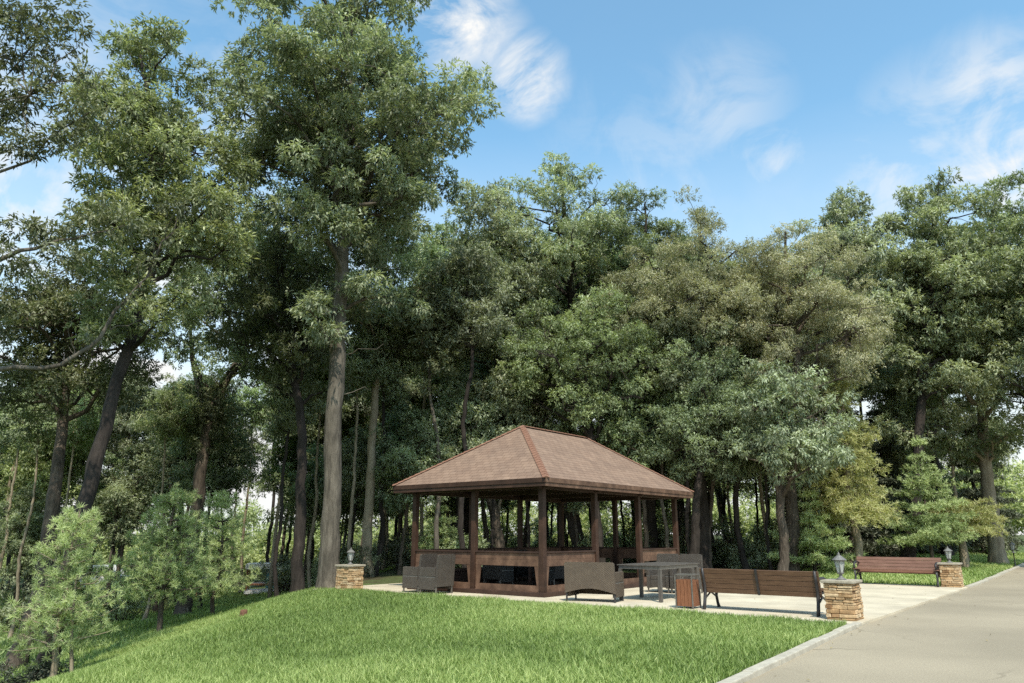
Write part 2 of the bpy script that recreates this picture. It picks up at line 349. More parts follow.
# ------------------------------------------------------------------ grass blades
def blades(n_cand, region, dens_h, hmin, hmax, width, seed):
    """region(X,Y)->keep prob; returns arrays"""
    r = np.random.default_rng(seed)
    x0, x1, y0, y1 = region[0]
    X = r.uniform(x0, x1, n_cand); Y = r.uniform(y0, y1, n_cand)
    keep = r.random(n_cand) < region[1](X, Y); X, Y = X[keep], Y[keep]
    Z = height(X, Y); n = len(X)
    pat = .5 + .5 * np.sin(X * 2.1 + 1.3 * np.sin(Y * 1.7)) * np.sin(Y * 2.6 + 1.1 * np.sin(X * 1.9))
    pat2 = .5 + .5 * np.sin(X * .7 + Y * .45 + 1.3 * np.sin(Y * .6))
    h = (hmin + (hmax - hmin) * r.random(n) ** 1.4) * (.82 + .25 * pat)
    az = r.uniform(0, 2 * np.pi, n); lean = r.uniform(.15, .9, n) * h
    faz = az + r.normal(0, .8, n)
    w = width * (.7 + .6 * r.random(n))
    d = np.stack([np.cos(az), np.sin(az)], -1); wv = np.stack([-np.sin(faz), np.cos(faz)], -1)
    base = np.stack([X, Y, Z - .01], -1)
    def at(f, k, side):
        p = base.copy(); p[:, :2] += d * (lean * f ** 2)[:, None] + wv * (side * w * k)[:, None]; p[:, 2] += h * (f - .25 * f * f * (lean / h)); return p
    V = np.stack([at(0, .5, -1), at(0, .5, 1), at(.55, .45, 1), at(.55, .45, -1), at(1, 0, 0)], 1)
    i = (np.arange(n) * 5)[:, None]
    Fq = np.concatenate([i + [0, 1, 2, 3], i + [3, 2, 4]], 1)
    sizes = np.tile([4, 3], n)
    tint = np.clip(.34 * pat2 + .16 * pat + r.normal(.18, .20, n) + .5 * (r.random(n) < .03), 0, 1)
    return V.reshape(-1, 3), Fq.ravel(), sizes, np.repeat(tint, 5)
def ST(X, Y): return SX * X + SY * Y, -SY * X + SX * Y
def reg_lawn(X, Y):
    s, t = ST(X, Y); u = X / np.maximum(Y, .1)
    edge = 12.93 + .05 * np.sin(t * 3.1) + .05 * np.sin(t * 7.3)
    ok = (s < edge) & (t > te(s) + .14) & (u < .62) & (u > -.75)
    near = np.clip(14 / np.maximum(Y, 1), .45, 1)
    return ok * near
def merge(parts):
    V, Fq, S, T, off = [], [], [], [], 0
    for v, f, s, t in parts:
        V.append(v); Fq.append(f + off); S.append(s); T.append(t); off += len(v)
    return np.concatenate(V), np.concatenate(Fq), np.concatenate(S), np.concatenate(T)
parts = [blades(860000, ((-9.5, 6.5, 6.5, 21.5), reg_lawn), 0, .055, .165, .0105, 1)]
# longer tufts along the patio edge
def reg_edge(X, Y):
    s, t = ST(X, Y); return (s < 13.0) & (s > 12.3) & (t > 3.5) & (t < 18) & (np.sin(t * 5) * np.sin(t * 2.3 + 1) > -.5)
parts.append(blades(90000, ((-6, 6.5, 11, 22), reg_edge), 0, .06, .14, .012, 2))
v, f, s, t = merge(parts)
o = link(bpy.data.objects.new('lawn_grass', np_mesh('lawn_grass', v, f, s, M['grass'], t)))
o['kind'] = 'stuff'; o['label'] = 'bright green unmown lawn grass in front of the patio'; o['category'] = 'grass'
def reg_low(X, Y):
    s, t = ST(X, Y); u = X / np.maximum(Y, .1)
    return ((((X < -5.2) & (Y > 12)) | ((X < -9) & (Y > 9))) & (u > -.78) & (t > 12.8)) * np.clip(12 / Y, .1, 1)
parts = [blades(330000, ((-32, -5, 9, 44), reg_low), 0, .07, .17, .022, 3)]
v, f, s, t = merge(parts)
o = link(bpy.data.objects.new('slope_grass', np_mesh('slope_grass', v, f, s, M['grass'], t)))
o['kind'] = 'stuff'; o['label'] = 'shaded grass on the low ground under the trees'; o['category'] = 'grass'
def reg_right(X, Y):
    s, t = ST(X, Y)
    return ((s > 24.25) & (s < 52) & (t > te(s) + .14) & (t < 9.5)) * np.clip(22 / Y, .3, 1)
v, f, s, t = blades(330000, ((6, 38, 17, 46), reg_right), 0, .07, .17, .022, 4)
o = link(bpy.data.objects.new('verge_grass', np_mesh('verge_grass', v, f, s, M['grass'], np.clip(t + .15, 0, 1))))
o['kind'] = 'stuff'; o['label'] = 'sunlit grass verge behind the far bench and along the road'; o['category'] = 'grass'

# fallen leaves, blown against the kerb and over the paving
M['litter'] = leaf_mat('fallen_leaves', (.10, .06, .03), (.22, .15, .07), (.36, .30, .15), trans=.1, hue=False)
rl = np.random.default_rng(31); pts = []
for k in range(170):
    c = rl.random()
    if c < .45: s_ = rl.uniform(4, 40); p_ = (s_, float(te(s_)) - abs(rl.normal(0, .14)) - .02, -.03)
    elif c < .7: p_ = (rl.uniform(13.3, 24), rl.uniform(3.5, 10), .003)
    else: s_ = rl.uniform(5, 40); p_ = (s_, float(te(s_)) - rl.uniform(.1, 4), -.03)
    v_ = st(p_[0], p_[1], p_[2])
    if p_[0] > 26 and c < .45 or p_[0] > 26 and c >= .7: v_.z += min(.9, .012 * (p_[0] - 26))
    pts.append(v_)
pts = np.array(pts); a_ = rl.uniform(0, 6.28, len(pts)); L_ = rl.uniform(.012, .03, len(pts))
dx = np.stack([np.cos(a_), np.sin(a_), rl.uniform(-.1, .35, len(pts))], -1) * L_[:, None]; dy = np.stack([-np.sin(a_), np.cos(a_), rl.uniform(-.1, .3, len(pts))], -1) * L_[:, None] * .5
V = np.stack([pts, pts + dx + dy, pts + dx * 2, pts + dx - dy], 1).reshape(-1, 3) + [0, 0, .006]
o = link(bpy.data.objects.new('fallen_leaves', np_mesh('fallen_leaves', V, np.arange(len(V)), np.full(len(V) // 4, 4), M['litter'], np.repeat(rl.random(len(pts)), 4))))
o['kind'] = 'stuff'; o['label'] = 'small dry fallen leaves scattered along the kerb and paving'; o['category'] = 'leaves'

# ------------------------------------------------------------------ trees
def unit(a): return a / np.maximum(np.linalg.norm(a, axis=-1, keepdims=True), 1e-9)
def tubes(list_pts, sides=7):
    """list of (pts(n,3), radii(n)) -> verts, faces"""
    V, Fq, off = [], [], 0
    ang = np.arange(sides) * 2 * np.pi / sides
    for pts, rad in list_pts:
        pts = np.asarray(pts, float); n = len(pts); rad = np.asarray(rad, float)
        d = unit(np.gradient(pts, axis=0)); ref = np.array([.31, .17, .93]) if abs(d[0, 2]) < .9 else np.array([1., .2, 0])
        a = unit(np.cross(d, ref)); bb = np.cross(d, a)
        ring = pts[:, None] + (a[:, None] * np.cos(ang)[None, :, None] + bb[:, None] * np.sin(ang)[None, :, None]) * rad[:, None, None]
        V.append(ring.reshape(-1, 3)); i = np.arange(n * sides).reshape(n, sides) + off
        j = np.roll(i, -1, 1)
        Fq.append(np.stack([i[:-1], j[:-1], j[1:], i[1:]], -1).reshape(-1, 4)); off += n * sides
    return np.concatenate(V), np.concatenate(Fq)
def wobble(r, p0, p1, n, amp, r0, r1, sag=0.0):
    f = np.linspace(0, 1, n)[:, None]; p0 = np.asarray(p0, float); p1 = np.asarray(p1, float)
    p = p0 + (p1 - p0) * f; k = r.normal(0, amp, (n, 3)); k[0] = 0; k[-1] = 0
    p += k * np.linalg.norm(p1 - p0); p[:, 2] += sag * np.sin(f[:, 0] * np.pi)
    return p, r0 + (r1 - r0) * np.linspace(0, 1, n) ** .8

def leaf_cloud(r, lobes, per_lobe, leaves, L, W, droop=.3, flat=.6, spread=.045, shell=.6):
    """lobes: (n,4) centre+radius -> leaf quads grouped in sprays"""
    lobes = np.asarray(lobes, float); n = len(lobes)
    cnt = np.maximum(6, (per_lobe * 1.0 * (lobes[:, 3] / .8) ** 2)).astype(int)
    L, W, leaves = L * .86, W * .74, int(leaves * 1.15)
    lobes = lobes.copy(); lobes[:, 3] *= .74
    li = np.repeat(np.arange(n), cnt); m = len(li)
    d = unit(r.normal(0, 1, (m, 3)) + [0, 0, .25])
    rad = lobes[li, 3] * (shell + (1 - shell) * r.random(m)) * (1 + .18 * r.normal(0, 1, m))
    c = lobes[li, :3] + d * rad[:, None] * [1, 1, flat]
    lt = r.random(n)[li] * .46 + .40 * (d[:, 2] * .5 + .5) - .06  # sprays lighter on top, darker underneath: clump shading painted into the leaf tint
    k = np.repeat(np.arange(m), leaves); q = len(k)
    out = unit(d[k] * .9 + r.normal(0, .75, (q, 3)) + [0, 0, -droop])
    base = c[k] + r.normal(0, spread, (q, 3))
    nrm = unit(np.array([0, 0, 1.]) + r.normal(0, .55, (q, 3)) + d[k] * .5)
    side = unit(np.cross(out, nrm)); nn = np.cross(side, out)
    LL = (L * (.65 + .7 * r.random(q)))[:, None]; WW = (W * (.7 + .6 * r.random(q)))[:, None]
    V = np.stack([base, base + out * LL * .45 + side * WW * .5 + nn * LL * .05, base + out * LL - nn * LL * .12, base + out * LL * .45 - side * WW * .5 + nn * LL * .05], 1)
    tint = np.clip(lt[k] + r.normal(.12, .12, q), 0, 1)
    return V.reshape(-1, 3), np.repeat(tint, 4)

def broadleaf(seed, trunk, profile, n_limbs=22, lobes_per=5, lobe_r=.75, per_lobe=46, leaves=8, L=.17, W=.065, droop=.35, cut=None, limb_lo=None, side_bias=None, flat=.6, lobe_all=1.0, stubs=0):
    """trunk: list of (point, radius) from foot to tip. profile: list of (z, radius) of the crown. -> trunk mesh data, crown mesh data (both in the coordinates of trunk)"""
    r = np.random.default_rng(seed)
    tp = np.array([p for p, _ in trunk], float); tr = np.array([x for _, x in trunk], float)
    # densify
    f = np.linspace(0, len(tp) - 1, len(tp) * 5); i0 = np.arange(len(tp))
    pts = np.stack([np.interp(f, i0, tp[:, k]) for k in range(3)], -1); rad = np.interp(f, i0, tr)
    for _ in range(3): pts[1:-1] = (pts[:-2] + 2 * pts[1:-1] + pts[2:]) / 4
    pts[1:-1] += r.normal(0, .02, (len(pts) - 2, 3)); rad *= 1 + r.normal(0, .03, len(rad))
    rad[0] *= 1.35; rad[1] *= 1.12
    T = [(pts, rad)]
    pz = np.array([z for z, _ in profile]); pr = np.array([x for _, x in profile])
    zlo, zhi = pz[0], pz[-1]
    lobes = []
    zs = np.sort(zlo + (zhi - zlo) * (r.random(n_limbs) * .5 + (np.arange(n_limbs) + .5) / n_limbs * .5 + .0) ** .95)
    az = r.uniform(0, 6.28)
    for k, z in enumerate(zs):
        az += 2.4 + r.normal(0, .3)
        R_ = np.interp(z, pz, pr) * (.75 + .4 * r.random())
        if cut is not None: R_ *= cut(az, z)
        # attach lower on the trunk than the tip of the limb
        za = z - R_ * r.uniform(.35, .8); za = min(max(za, limb_lo if limb_lo is not None else zlo - 1.5), pts[-1, 2] - .2)
        j = int(np.argmin(abs(pts[:, 2] - za))); p0 = pts[j]
        jc = int(np.argmin(abs(pts[:, 2] - z))); pc = pts[jc]
        p1 = np.array([pc[0] + math.cos(az) * R_, pc[1] + math.sin(az) * R_, z])
        r0 = max(.025, min(rad[j] * .62, .035 + .03 * R_))
        lp, lr = wobble(r, p0, p1, 7, .05, r0, .012, sag=.12 * R_); T.append((lp, lr))
        nb = max(2, int(lobes_per * (.6 + R_ / max(pr.max(), .1))))
        for b_ in range(nb):
            ff = r.uniform(.42, 1.0); q0 = lp[min(6, int(ff * 6))]
            dv = np.array([r.normal(), r.normal(), r.normal() * .55 + .15]); dv = dv / np.linalg.norm(dv) * r.uniform(.45, 1.45) * (.5 + R_ * .24)
            q1 = q0 + dv; T.append(wobble(r, q0, q1, 4, .07, .016, .006))
            lobes.append([*q1, lobe_r * r.uniform(.6, 1.2)])
        lobes.append([*p1, lobe_r * r.uniform(.7, 1.15)])
    lobes.append([*pts[-1], lobe_r * .9])
    for _ in range(15):
        dz = r.uniform(-2.2, .05); j = int(np.argmin(abs(pts[:, 2] - (pts[-1, 2] + dz)))); q1 = pts[j] + r.normal(0, 1, 3) * [.3 + .32 * abs(dz), .3 + .32 * abs(dz), .25]; T.append(wobble(r, pts[max(0, j - 3)], q1, 4, .06, .016, .006)); lobes.append([*q1, lobe_r * r.uniform(.5, .85)])
    for _ in range(stubs):   # bare dead twigs on the lower trunk
        j = int(np.argmin(abs(pts[:, 2] - r.uniform(zlo * .8, zlo * 1.2)))); a = r.uniform(0, 6.28); l = r.uniform(.4, 1.4)
        T.append(wobble(r, pts[j], pts[j] + [math.cos(a) * l, math.sin(a) * l, r.uniform(-.1, .5) * l], 5, .07, .02, .005))
    tv, tf = tubes(T)
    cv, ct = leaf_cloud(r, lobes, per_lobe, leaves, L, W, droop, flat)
    return (tv, tf), (cv, ct)

def add_tree(name, label, data, trunk_mat, crown_mat, group=None, cat='tree', origin=None):
    (tv, tf), (cv, ct) = data
    o_ = np.asarray(origin if origin is not None else tv[:7].mean(0), float)
    root = thing(name, label, cat, tuple(o_), 0, group)
    mt = np_mesh('trunk', tv - o_, tf.ravel(), np.full(len(tf), 4), trunk_mat, smooth=True)
    link(bpy.data.objects.new('trunk', mt), root)
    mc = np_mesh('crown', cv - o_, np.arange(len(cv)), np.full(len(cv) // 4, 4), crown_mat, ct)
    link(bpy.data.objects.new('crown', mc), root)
    return root
def px_trunk(pts):   # list of (u, v, Y, r)
    return [(P(u, v, Y), r) for u, v, Y, r in pts]

# --- big foreground tree with a straight grey trunk
base = P(328, 592, 20.6); base[2] = hz(base[0], base[1]) - .05
tr = [(base, .28)] + px_trunk([(332, 500, 20.6, .25), (336, 380, 20.7, .225), (340, 300, 20.8, .21), (345, 200, 21, .16), (350, 90, 21.2, .10), (352, -50, 21.3, .04)])
big = broadleaf(11, tr, [(6.4, 1.0), (8, 1.7), (10, 2.5), (12.5, 3.1), (15.5, 3.5), (18, 3.0), (20.6, 1.3)], 43, 6, .72, 52, 8, .19, .07, .55, limb_lo=6.2, stubs=5)
add_tree('big_tree', 'tall broad-crowned tree with straight grey-brown trunk beside the stone pillar with lantern', big, M['bark_grey'], M['leaf_mid'])
# --- leaning tree with yellow-green top
b0 = P(45, 662, 16.3); b0[2] = hz(b0[0], b0[1]) - .05
tr = [(b0, .20)] + px_trunk([(70, 560, 16.6, .18), (92, 480, 17, .165), (116, 380, 17.4, .145), (138, 318, 17.8, .12), (158, 250, 18, .09), (158, 130, 18.2, .07), (135, 40, 18.2, .03)])
d = broadleaf(12, tr, [(5.6, .9), (7, 1.6), (9, 2.0), (11.5, 2.0), (13.5, 1.6), (15.4, .7)], 32, 5, .62, 50, 8, .17, .062, .35, limb_lo=4.6)
add_tree('leaning_tree', 'dark-trunked tree leaning over with a bright yellow-green top', d, M['bark_dark'], M['leaf_yellow'])
# --- tree at the picture's edge with overhanging boughs
bx = np.array([-13.2, 12.6, 0.]); bx[2] = hz(bx[0], bx[1]) - .05
tr = [(bx, .24), (bx + [.1, .2, 3], .21), (bx + [0.2, .5, 6.5], .17), (bx + [.4, .8, 10], .11), (bx + [.7, .9, 13.5], .04)]
d = broadleaf(13, tr, [(7.4, 1.0), (8.2, 1.4), (9.4, 1.8), (10.8, 2.2), (12.4, 1.9), (13.8, .9)], 18, 5, .5, 40, 8, .15, .055, .4, limb_lo=4.5)
(tv, tf), (cv, ct) = d
r13 = np.random.default_rng(5)
extra = [wobble(r13, P(-30, 372, 14.2), P(61, 365, 14.6), 5, .02, .055, .045), wobble(r13, P(61, 365, 14.6), P(100, 338, 14.8), 5, .02, .045, .04), wobble(r13, P(100, 338, 14.8), P(147, 277, 15.2), 6, .04, .04, .018),
         wobble(r13, P(147, 277, 15.2), P(178, 215, 15.4), 5, .03, .025, .008),
         wobble(r13, P(-40, 275, 13), P(60, 240, 13.4), 6, .03, .06, .03), wobble(r13, P(60, 240, 13.4), P(125, 225, 13.6), 5, .03, .03, .008)]
# the boughs spring from the trunk out of the frame
extra.append(wobble(r13, bx + [.15, .35, 4.0], P(-30, 372, 14.2), 5, .02, .10, .075)); extra.append(wobble(r13, bx + [.2, .5, 5.2], P(-40, 275, 13), 5, .02, .09, .06))
for q in ((30, 95, 13.4), (45, 30, 13.5), (90, 112, 13.6)):
    extra.append(wobble(r13, bx + [.3, .7, 8.2], P(*q), 8, .03, .07, .012))
ev, ef = tubes(extra); tf = np.concatenate([tf, ef + len(tv)]); tv = np.concatenate([tv, ev])
for u, v, Y in ((20, 366, 14.4), (75, 358, 14.7), (88, 346, 14.75), (110, 330, 14.85), (125, 310, 15), (140, 288, 15.1), (150, 268, 15.2), (165, 240, 15.3)):
    for k in range(2):
        p0 = P(u, v, Y); p1 = p0 + r13.normal(0, .35, 3) + [0, 0, .35]; q = wobble(r13, p0, p1, 5, .06, .014, .004); ev, ef = tubes([q], 6); tf = np.concatenate([tf, ef + len(tv)]); tv = np.concatenate([tv, ev])
lb = [[*P(u, v, Y), r_] for u, v, Y, r_ in ((10, 262, 13.1, .4), (45, 235, 13.4, .45), (85, 225, 13.5, .45), (120, 222, 13.6, .4), (60, 255, 13.3, .35), (20, 230, 13.2, .4), (95, 205, 13.6, .35),
      (20, 20, 13.4, .5), (55, 45, 13.5, .45), (30, 95, 13.4, .5), (75, 105, 13.6, .45), (100, 120, 13.7, .35), (55, 140, 13.5, .4), (10, 140, 13.3, .45), (60, 5, 13.6, .4), (160, 235, 15.3, .4), (175, 205, 15.4, .35), (128, 300, 15, .22), (95, 335, 14.8, .2), (148, 262, 15.2, .25))]
lb = [[a_[0], a_[1], a_[2], a_[3] * 1.35] for a_ in lb] + [[*P(u, v, 13.5), .5] for u, v in ((5, 55), (35, 25), (10, 110), (45, 75), (70, 130), (25, 150), (85, 75), (5, 5), (75, 30))]
for a_ in lb[-9:]: ev, ef = tubes([wobble(r13, P(30, 95, 13.4), a_[:3], 5, .05, .02, .006)], 6); tf = np.concatenate([tf, ef + len(tv)]); tv = np.concatenate([tv, ev])
v2, t2 = leaf_cloud(r13, lb, 75, 8, .15, .055, .4)
cv = np.concatenate([cv, v2]); ct = np.concatenate([ct, t2])
add_tree('overhanging_tree', 'tree at the picture edge reaching in with leafy boughs and one pale bare limb', ((tv, tf), (cv, ct)), M['bark_grey'], M['leaf_dark'])
# --- slim forked tree left of the big one; bark painted dark for its shade
b0 = P(297, 600, 23); b0[2] = hz(b0[0], b0[1]) - .05
tr = [(b0, .19)] + px_trunk([(301, 500, 23, .16), (303, 430, 23, .14), (292, 370, 23, .11), (284, 320, 23.2, .08), (280, 240, 23.5, .03)])
d = broadleaf(14, tr, [(5.2, .9), (7.2, 1.8), (9, 2.3), (11, 1.8), (12.5, .7)], 24, 5, .6, 42, 8, .17, .06, .35, limb_lo=4.8)
add_tree('slim_dark_tree', 'slim forked tree with trunk darkened for shade just beside the big grey-trunked one', d, M['bark_dark'], M['leaf_dark'])
# --- thick-footed tree behind the second young pine
b0 = P(181, 638, 27); b0[2] = hz(b0[0], b0[1]) - .05
tr = [(b0, .30)] + px_trunk([(184, 600, 27, .26), (196, 520, 27, .23), (204, 440, 27, .20), (215, 400, 27.2, .14), (240, 360, 27.5, .10), (252, 290, 27.8, .05), (255, 220, 28, .025)])
d = broadleaf(15, tr, [(6.6, 1.4), (8.5, 2.6), (11, 3.0), (13, 2.4), (15, 1.0)], 30, 5, .68, 42, 8, .18, .065, .35, limb_lo=5.4, stubs=6)
(tv, tf), (cv, ct) = d
r15 = np.random.default_rng(8)
ev, ef = tubes([wobble(r15, P(204, 440, 27), P(197, 380, 27.2), 5, .02, .13, .10), wobble(r15, P(197, 380, 27.2), P(187, 300, 27.4), 5, .03, .10, .05), wobble(r15, P(187, 300, 27.4), P(186, 240, 27.5), 4, .03, .05, .02)])
tf = np.concatenate([tf, ef + len(tv)]); tv = np.concatenate([tv, ev])
add_tree('forked_tree', 'brown tree with a thick dark foot and spreading fork behind the young pines', ((tv, tf), (cv, ct)), M['bark'], M['leaf_mid'])
# --- mossy leaning trunk at the far left
b0 = P(18, 640, 20); b0[2] = hz(b0[0], b0[1]) - .05
tr = [(b0, .24)] + px_trunk([(44, 585, 20.3, .20), (53, 500, 20.6, .18), (62, 430, 21, .15), (70, 345, 21.3, .10), (64, 290, 21.5, .04)])
d = broadleaf(16, tr, [(4.4, 1.3), (5.6, 2.2), (7.2, 2.3), (8.4, 1.6), (9.6, .7)], 24, 5, .62, 44, 8, .16, .06, .35, limb_lo=4.4)
add_tree('mossy_tree', 'brown mossy trunk curving up behind the young pine nearest the picture edge', d, M['bark'], M['leaf_dark'])
# --- pale slim trunk right of the pillar
b0 = P(367, 583, 27); b0[2] = hz(b0[0], b0[1]) - .05
tr = [(b0, .19)] + px_trunk([(368, 520, 27, .17), (372, 440, 27, .15), (377, 370, 27.2, .12), (383, 290, 27.5, .08), (388, 225, 27.7, .03)])
d = broadleaf(17, tr, [(7.2, 1.2), (9, 2.0), (11, 2.3), (13, 1.7), (14.4, .7)], 26, 5, .62, 42, 8, .17, .06, .35, limb_lo=6.4)
add_tree('pale_trunked_tree', 'slim tree with pale tan trunk standing just behind the lantern pillar beside the big tree', d, M['bark_pale'], M['leaf_mid'])

# --- trees above and behind the gazebo
def zat(v, Y): return P(512, v, Y)[2]
def simple_tree(seed, name, label, u_base, Y, u_top, v_top, r_px, trunk_r, leafm, barkm, lo=.34, lean_Y=0, nl=34, lobe_r=.8, L=.18, W=.065, droop=.35, per_lobe=44, lp=5, top=.35, group=None, lowr=.55, flat=.6, leaves=8):
    vb = 560; b0 = P(u_base, vb, Y); b0[2] = hz(b0[0], b0[1]) - .05
    tip = P(u_top, v_top, Y + lean_Y); H = tip[2] - b0[2]
    depth = Y * math.cos(TILT) + (b0[2] + H * .65 - CAMZ) * math.sin(TILT); Rm = r_px * depth / F
    r = np.random.default_rng(seed + 500); tr = []
    for f in (0, .15, .3, .45, .6, .75, .9, .97):
        p = b0 + (tip - b0) * f; p[:2] += r.normal(0, .012 * H, 2) * (f > 0) * (f < .9)
        tr.append((p, trunk_r * (1 - f) ** .75 + .02))
    z0 = b0[2]
    prof = [(z0 + H * lo, Rm * lowr), (z0 + H * (lo + .16), Rm * .85), (z0 + H * .68, Rm), (z0 + H * .82, Rm * .85), (z0 + H * .93, Rm * .6), (z0 + H * 1.0, Rm * top)]
    nl = int(nl * .70); kv = r.uniform(.78, 1.3); L, W, per_lobe, droop = L * kv, W * kv, per_lobe / kv ** 1.4, droop * r.uniform(.6, 1.6); lobe_r *= r.uniform(.85, 1.15)
    d = broadleaf(seed, tr, prof, nl, lp, lobe_r, per_lobe, leaves, L, W, droop, limb_lo=z0 + H * lo * .8, flat=flat)
    return add_tree(name, label, d, barkm, leafm, group)
simple_tree(21, 'tall_tree', 'tall leafy tree rising highest straight behind the gazebo roof', 585, 31, 560, 152, 78, .30, M['leaf_mid'], M['bark_dark'], nl=44, lo=.40)
simple_tree(22, 'tall_tree', 'round-topped tree between the big tree crown and the highest one behind the gazebo', 505, 30, 497, 182, 58, .22, M['leaf_mid'], M['bark'], nl=36, lo=.36)
simple_tree(23, 'tall_tree', 'tree with thin see-through top between the highest one and the olive one', 655, 31, 645, 192, 50, .22, M['leaf_mid'], M['bark_dark'], nl=32, lo=.4)
simple_tree(24, 'broad_tree', 'wide olive-grey tree with feathery crown above the far end of the gazebo roof', 700, 28.5, 700, 205, 84, .26, M['leaf_olive'], M['bark_dark'], nl=52, lo=.42, L=.12, W=.045, lobe_r=.72, per_lobe=64, top=.6, leaves=9)
simple_tree(25, 'broad_tree', 'silvery grey-green tree above the near bench, boughs hanging pale and low', 790, 27.5, 785, 222, 78, .24, M['leaf_olive'], M['bark'], nl=48, lo=.42, L=.12, W=.045, lobe_r=.72, per_lobe=64, top=.6, droop=.6, leaves=9)
simple_tree(26, 'tall_tree', 'airy tree poking above the silvery grey-green one with sky showing through', 850, 32, 846, 187, 44, .20, M['leaf_mid'], M['bark'], nl=30, lo=.42)
simple_tree(27, 'tall_tree', 'high full-crowned tree above the far bench, its upper trunk wrapped dark', 905, 31, 940, 172, 58, .24, M['leaf_mid'], M['bark_dark'], nl=46, lo=.30, per_lobe=50)
b0 = P(998, 556, 33); b0[2] = hz(b0[0], b0[1]) - .05
tr = [(b0, .33)] + px_trunk([(993, 520, 33, .29), (986, 470, 33, .25), (981, 400, 33.1, .20), (985, 300, 33.3, .12), (995, 200, 33.5, .04)])
d = broadleaf(28, tr, [(3.6, 1.2), (7, 2.6), (11, 3.6), (14, 3.4), (16.5, 2.4), (18, 1.0)], 46, 5, .78, 50, 8, .18, .065, .35, limb_lo=3.4)
add_tree('sunlit_trunk_tree', 'tree with sunlit brown trunk on the verge near the lamp post', d, M['bark_pale'], M['leaf_mid'])
simple_tree(29, 'tall_tree', 'tree cut off by the picture edge beyond the lamp post', 1060, 29, 1062, 185, 62, .25, M['leaf_mid'], M['bark_dark'], nl=38, lo=.26)
# lower, nearer leafy tree right of the gazebo
simple_tree(30, 'low_tree', 'lower dark-green tree with spreading boughs just past the far gazebo corner', 690, 27, 718, 350, 52, .17, M['leaf_understory'], M['bark_dark'], nl=34, lo=.42, L=.14, W=.055, lobe_r=.6, lowr=.9, top=.6, per_lobe=50)
simple_tree(31, 'low_tree', 'brown-trunked low tree with hanging leaves standing behind the near bench', 781, 25.5, 779, 360, 55, .16, M['leaf_mid'], M['bark'], nl=32, lo=.34, L=.13, W=.05, lobe_r=.55, lowr=.9, top=.6, per_lobe=48, droop=.6)
simple_tree(32, 'low_tree', 'bright green low tree spreading above the gazebo ridge', 600, 27.8, 580, 305, 84, .20, M['leaf_understory'], M['bark_dark'], nl=40, lo=.56, L=.14, W=.055, lobe_r=.62, lowr=.8, top=.75, per_lobe=48)

# --- prototypes for the deeper wood, copied
def proto(seed, H, Rm, trunk_r, lo, nl, leafm, barkm, name, label, group, L=.22, W=.085, lobe_r=.95, per_lobe=34, leaves=7, droop=.35):
    r = np.random.default_rng(seed + 900); tr = []
    lean = r.normal(0, .05, 2)
    for f in (0, .15, .3, .45, .6, .75, .9, .97):
        p = np.array([lean[0] * H * f + r.normal(0, .012 * H) * (f > 0), lean[1] * H * f + r.normal(0, .012 * H) * (f > 0), H * f]); tr.append((p, trunk_r * (1 - f) ** .75 + .02))
    prof = [(H * lo, Rm * .55), (H * (lo + .15), Rm * .9), (H * .7, Rm), (H * .84, Rm * .8), (H * .94, Rm * .5), (H, Rm * .3)]
    d = broadleaf(seed, tr, prof, nl, 5, lobe_r, per_lobe, leaves, L, W, droop, limb_lo=H * lo * .85)
    return add_tree(name, label, d, barkm, leafm, group, origin=(0, 0, 0))
G = 'trees deep in the wood'
LB = {'far_tree': 'one of the look-alike tall broadleaf trees crowded deep in the wood',
      'thin_tree': 'one of the thin-stemmed young trees crowded under the tall wood'}
prot = [proto(41, 16, 3.0, .22, .46, 30, M['leaf_mid'], M['bark'], 'far_tree', LB['far_tree'], G),
        proto(42, 16, 3.3, .20, .50, 30, M['leaf_mid'], M['bark_grey'], 'far_tree', LB['far_tree'], G),
        proto(43, 16, 2.7, .24, .44, 30, M['leaf_understory'], M['bark_dark'], 'far_tree', LB['far_tree'], G)]
G2 = 'thin young trees under the tall wood'
thin = [proto(44, 8, 1.5, .075, .35, 18, M['leaf_understory'], M['bark'], 'thin_tree', LB['thin_tree'], G2, L=.17, W=.065, lobe_r=.62, per_lobe=40),
        proto(45, 8, 1.3, .06, .42, 18, M['leaf_mid'], M['bark_dark'], 'thin_tree', LB['thin_tree'], G2, L=.17, W=.065, lobe_r=.58, per_lobe=40)]
G5 = 'slender trees through the wood'; l5 = 'one of the slender bare-stemmed trees crowded through the wood'
slim = [proto(46, 13, 1.4, .10, .62, 12, M['leaf_mid'], M['bark_dark'], 'slender_tree', l5, G5, L=.18, W=.068, lobe_r=.66, per_lobe=40),
        proto(47, 13, 1.2, .08, .66, 10, M['leaf_understory'], M['bark_pale'], 'slender_tree', l5, G5, L=.18, W=.068, lobe_r=.62, per_lobe=40),
        proto(48, 13, 1.3, .09, .60, 12, M['leaf_dark'], M['bark_grey'], 'slender_tree', l5, G5, L=.18, W=.068, lobe_r=.66, per_lobe=40)]
used = set()
def plant(lst, k, x, y, h, H0, rz):
    p = lst[k]
    o = p if (id(lst), k) not in used else copy_tree(p)
    used.add((id(lst), k))
    o.location = (x, y, hz(x, y) - .05); s = h / H0; o.scale = (s * random.uniform(.9, 1.12), s * random.uniform(.9, 1.12), s); o.rotation_euler = (0, 0, rz)
    return o
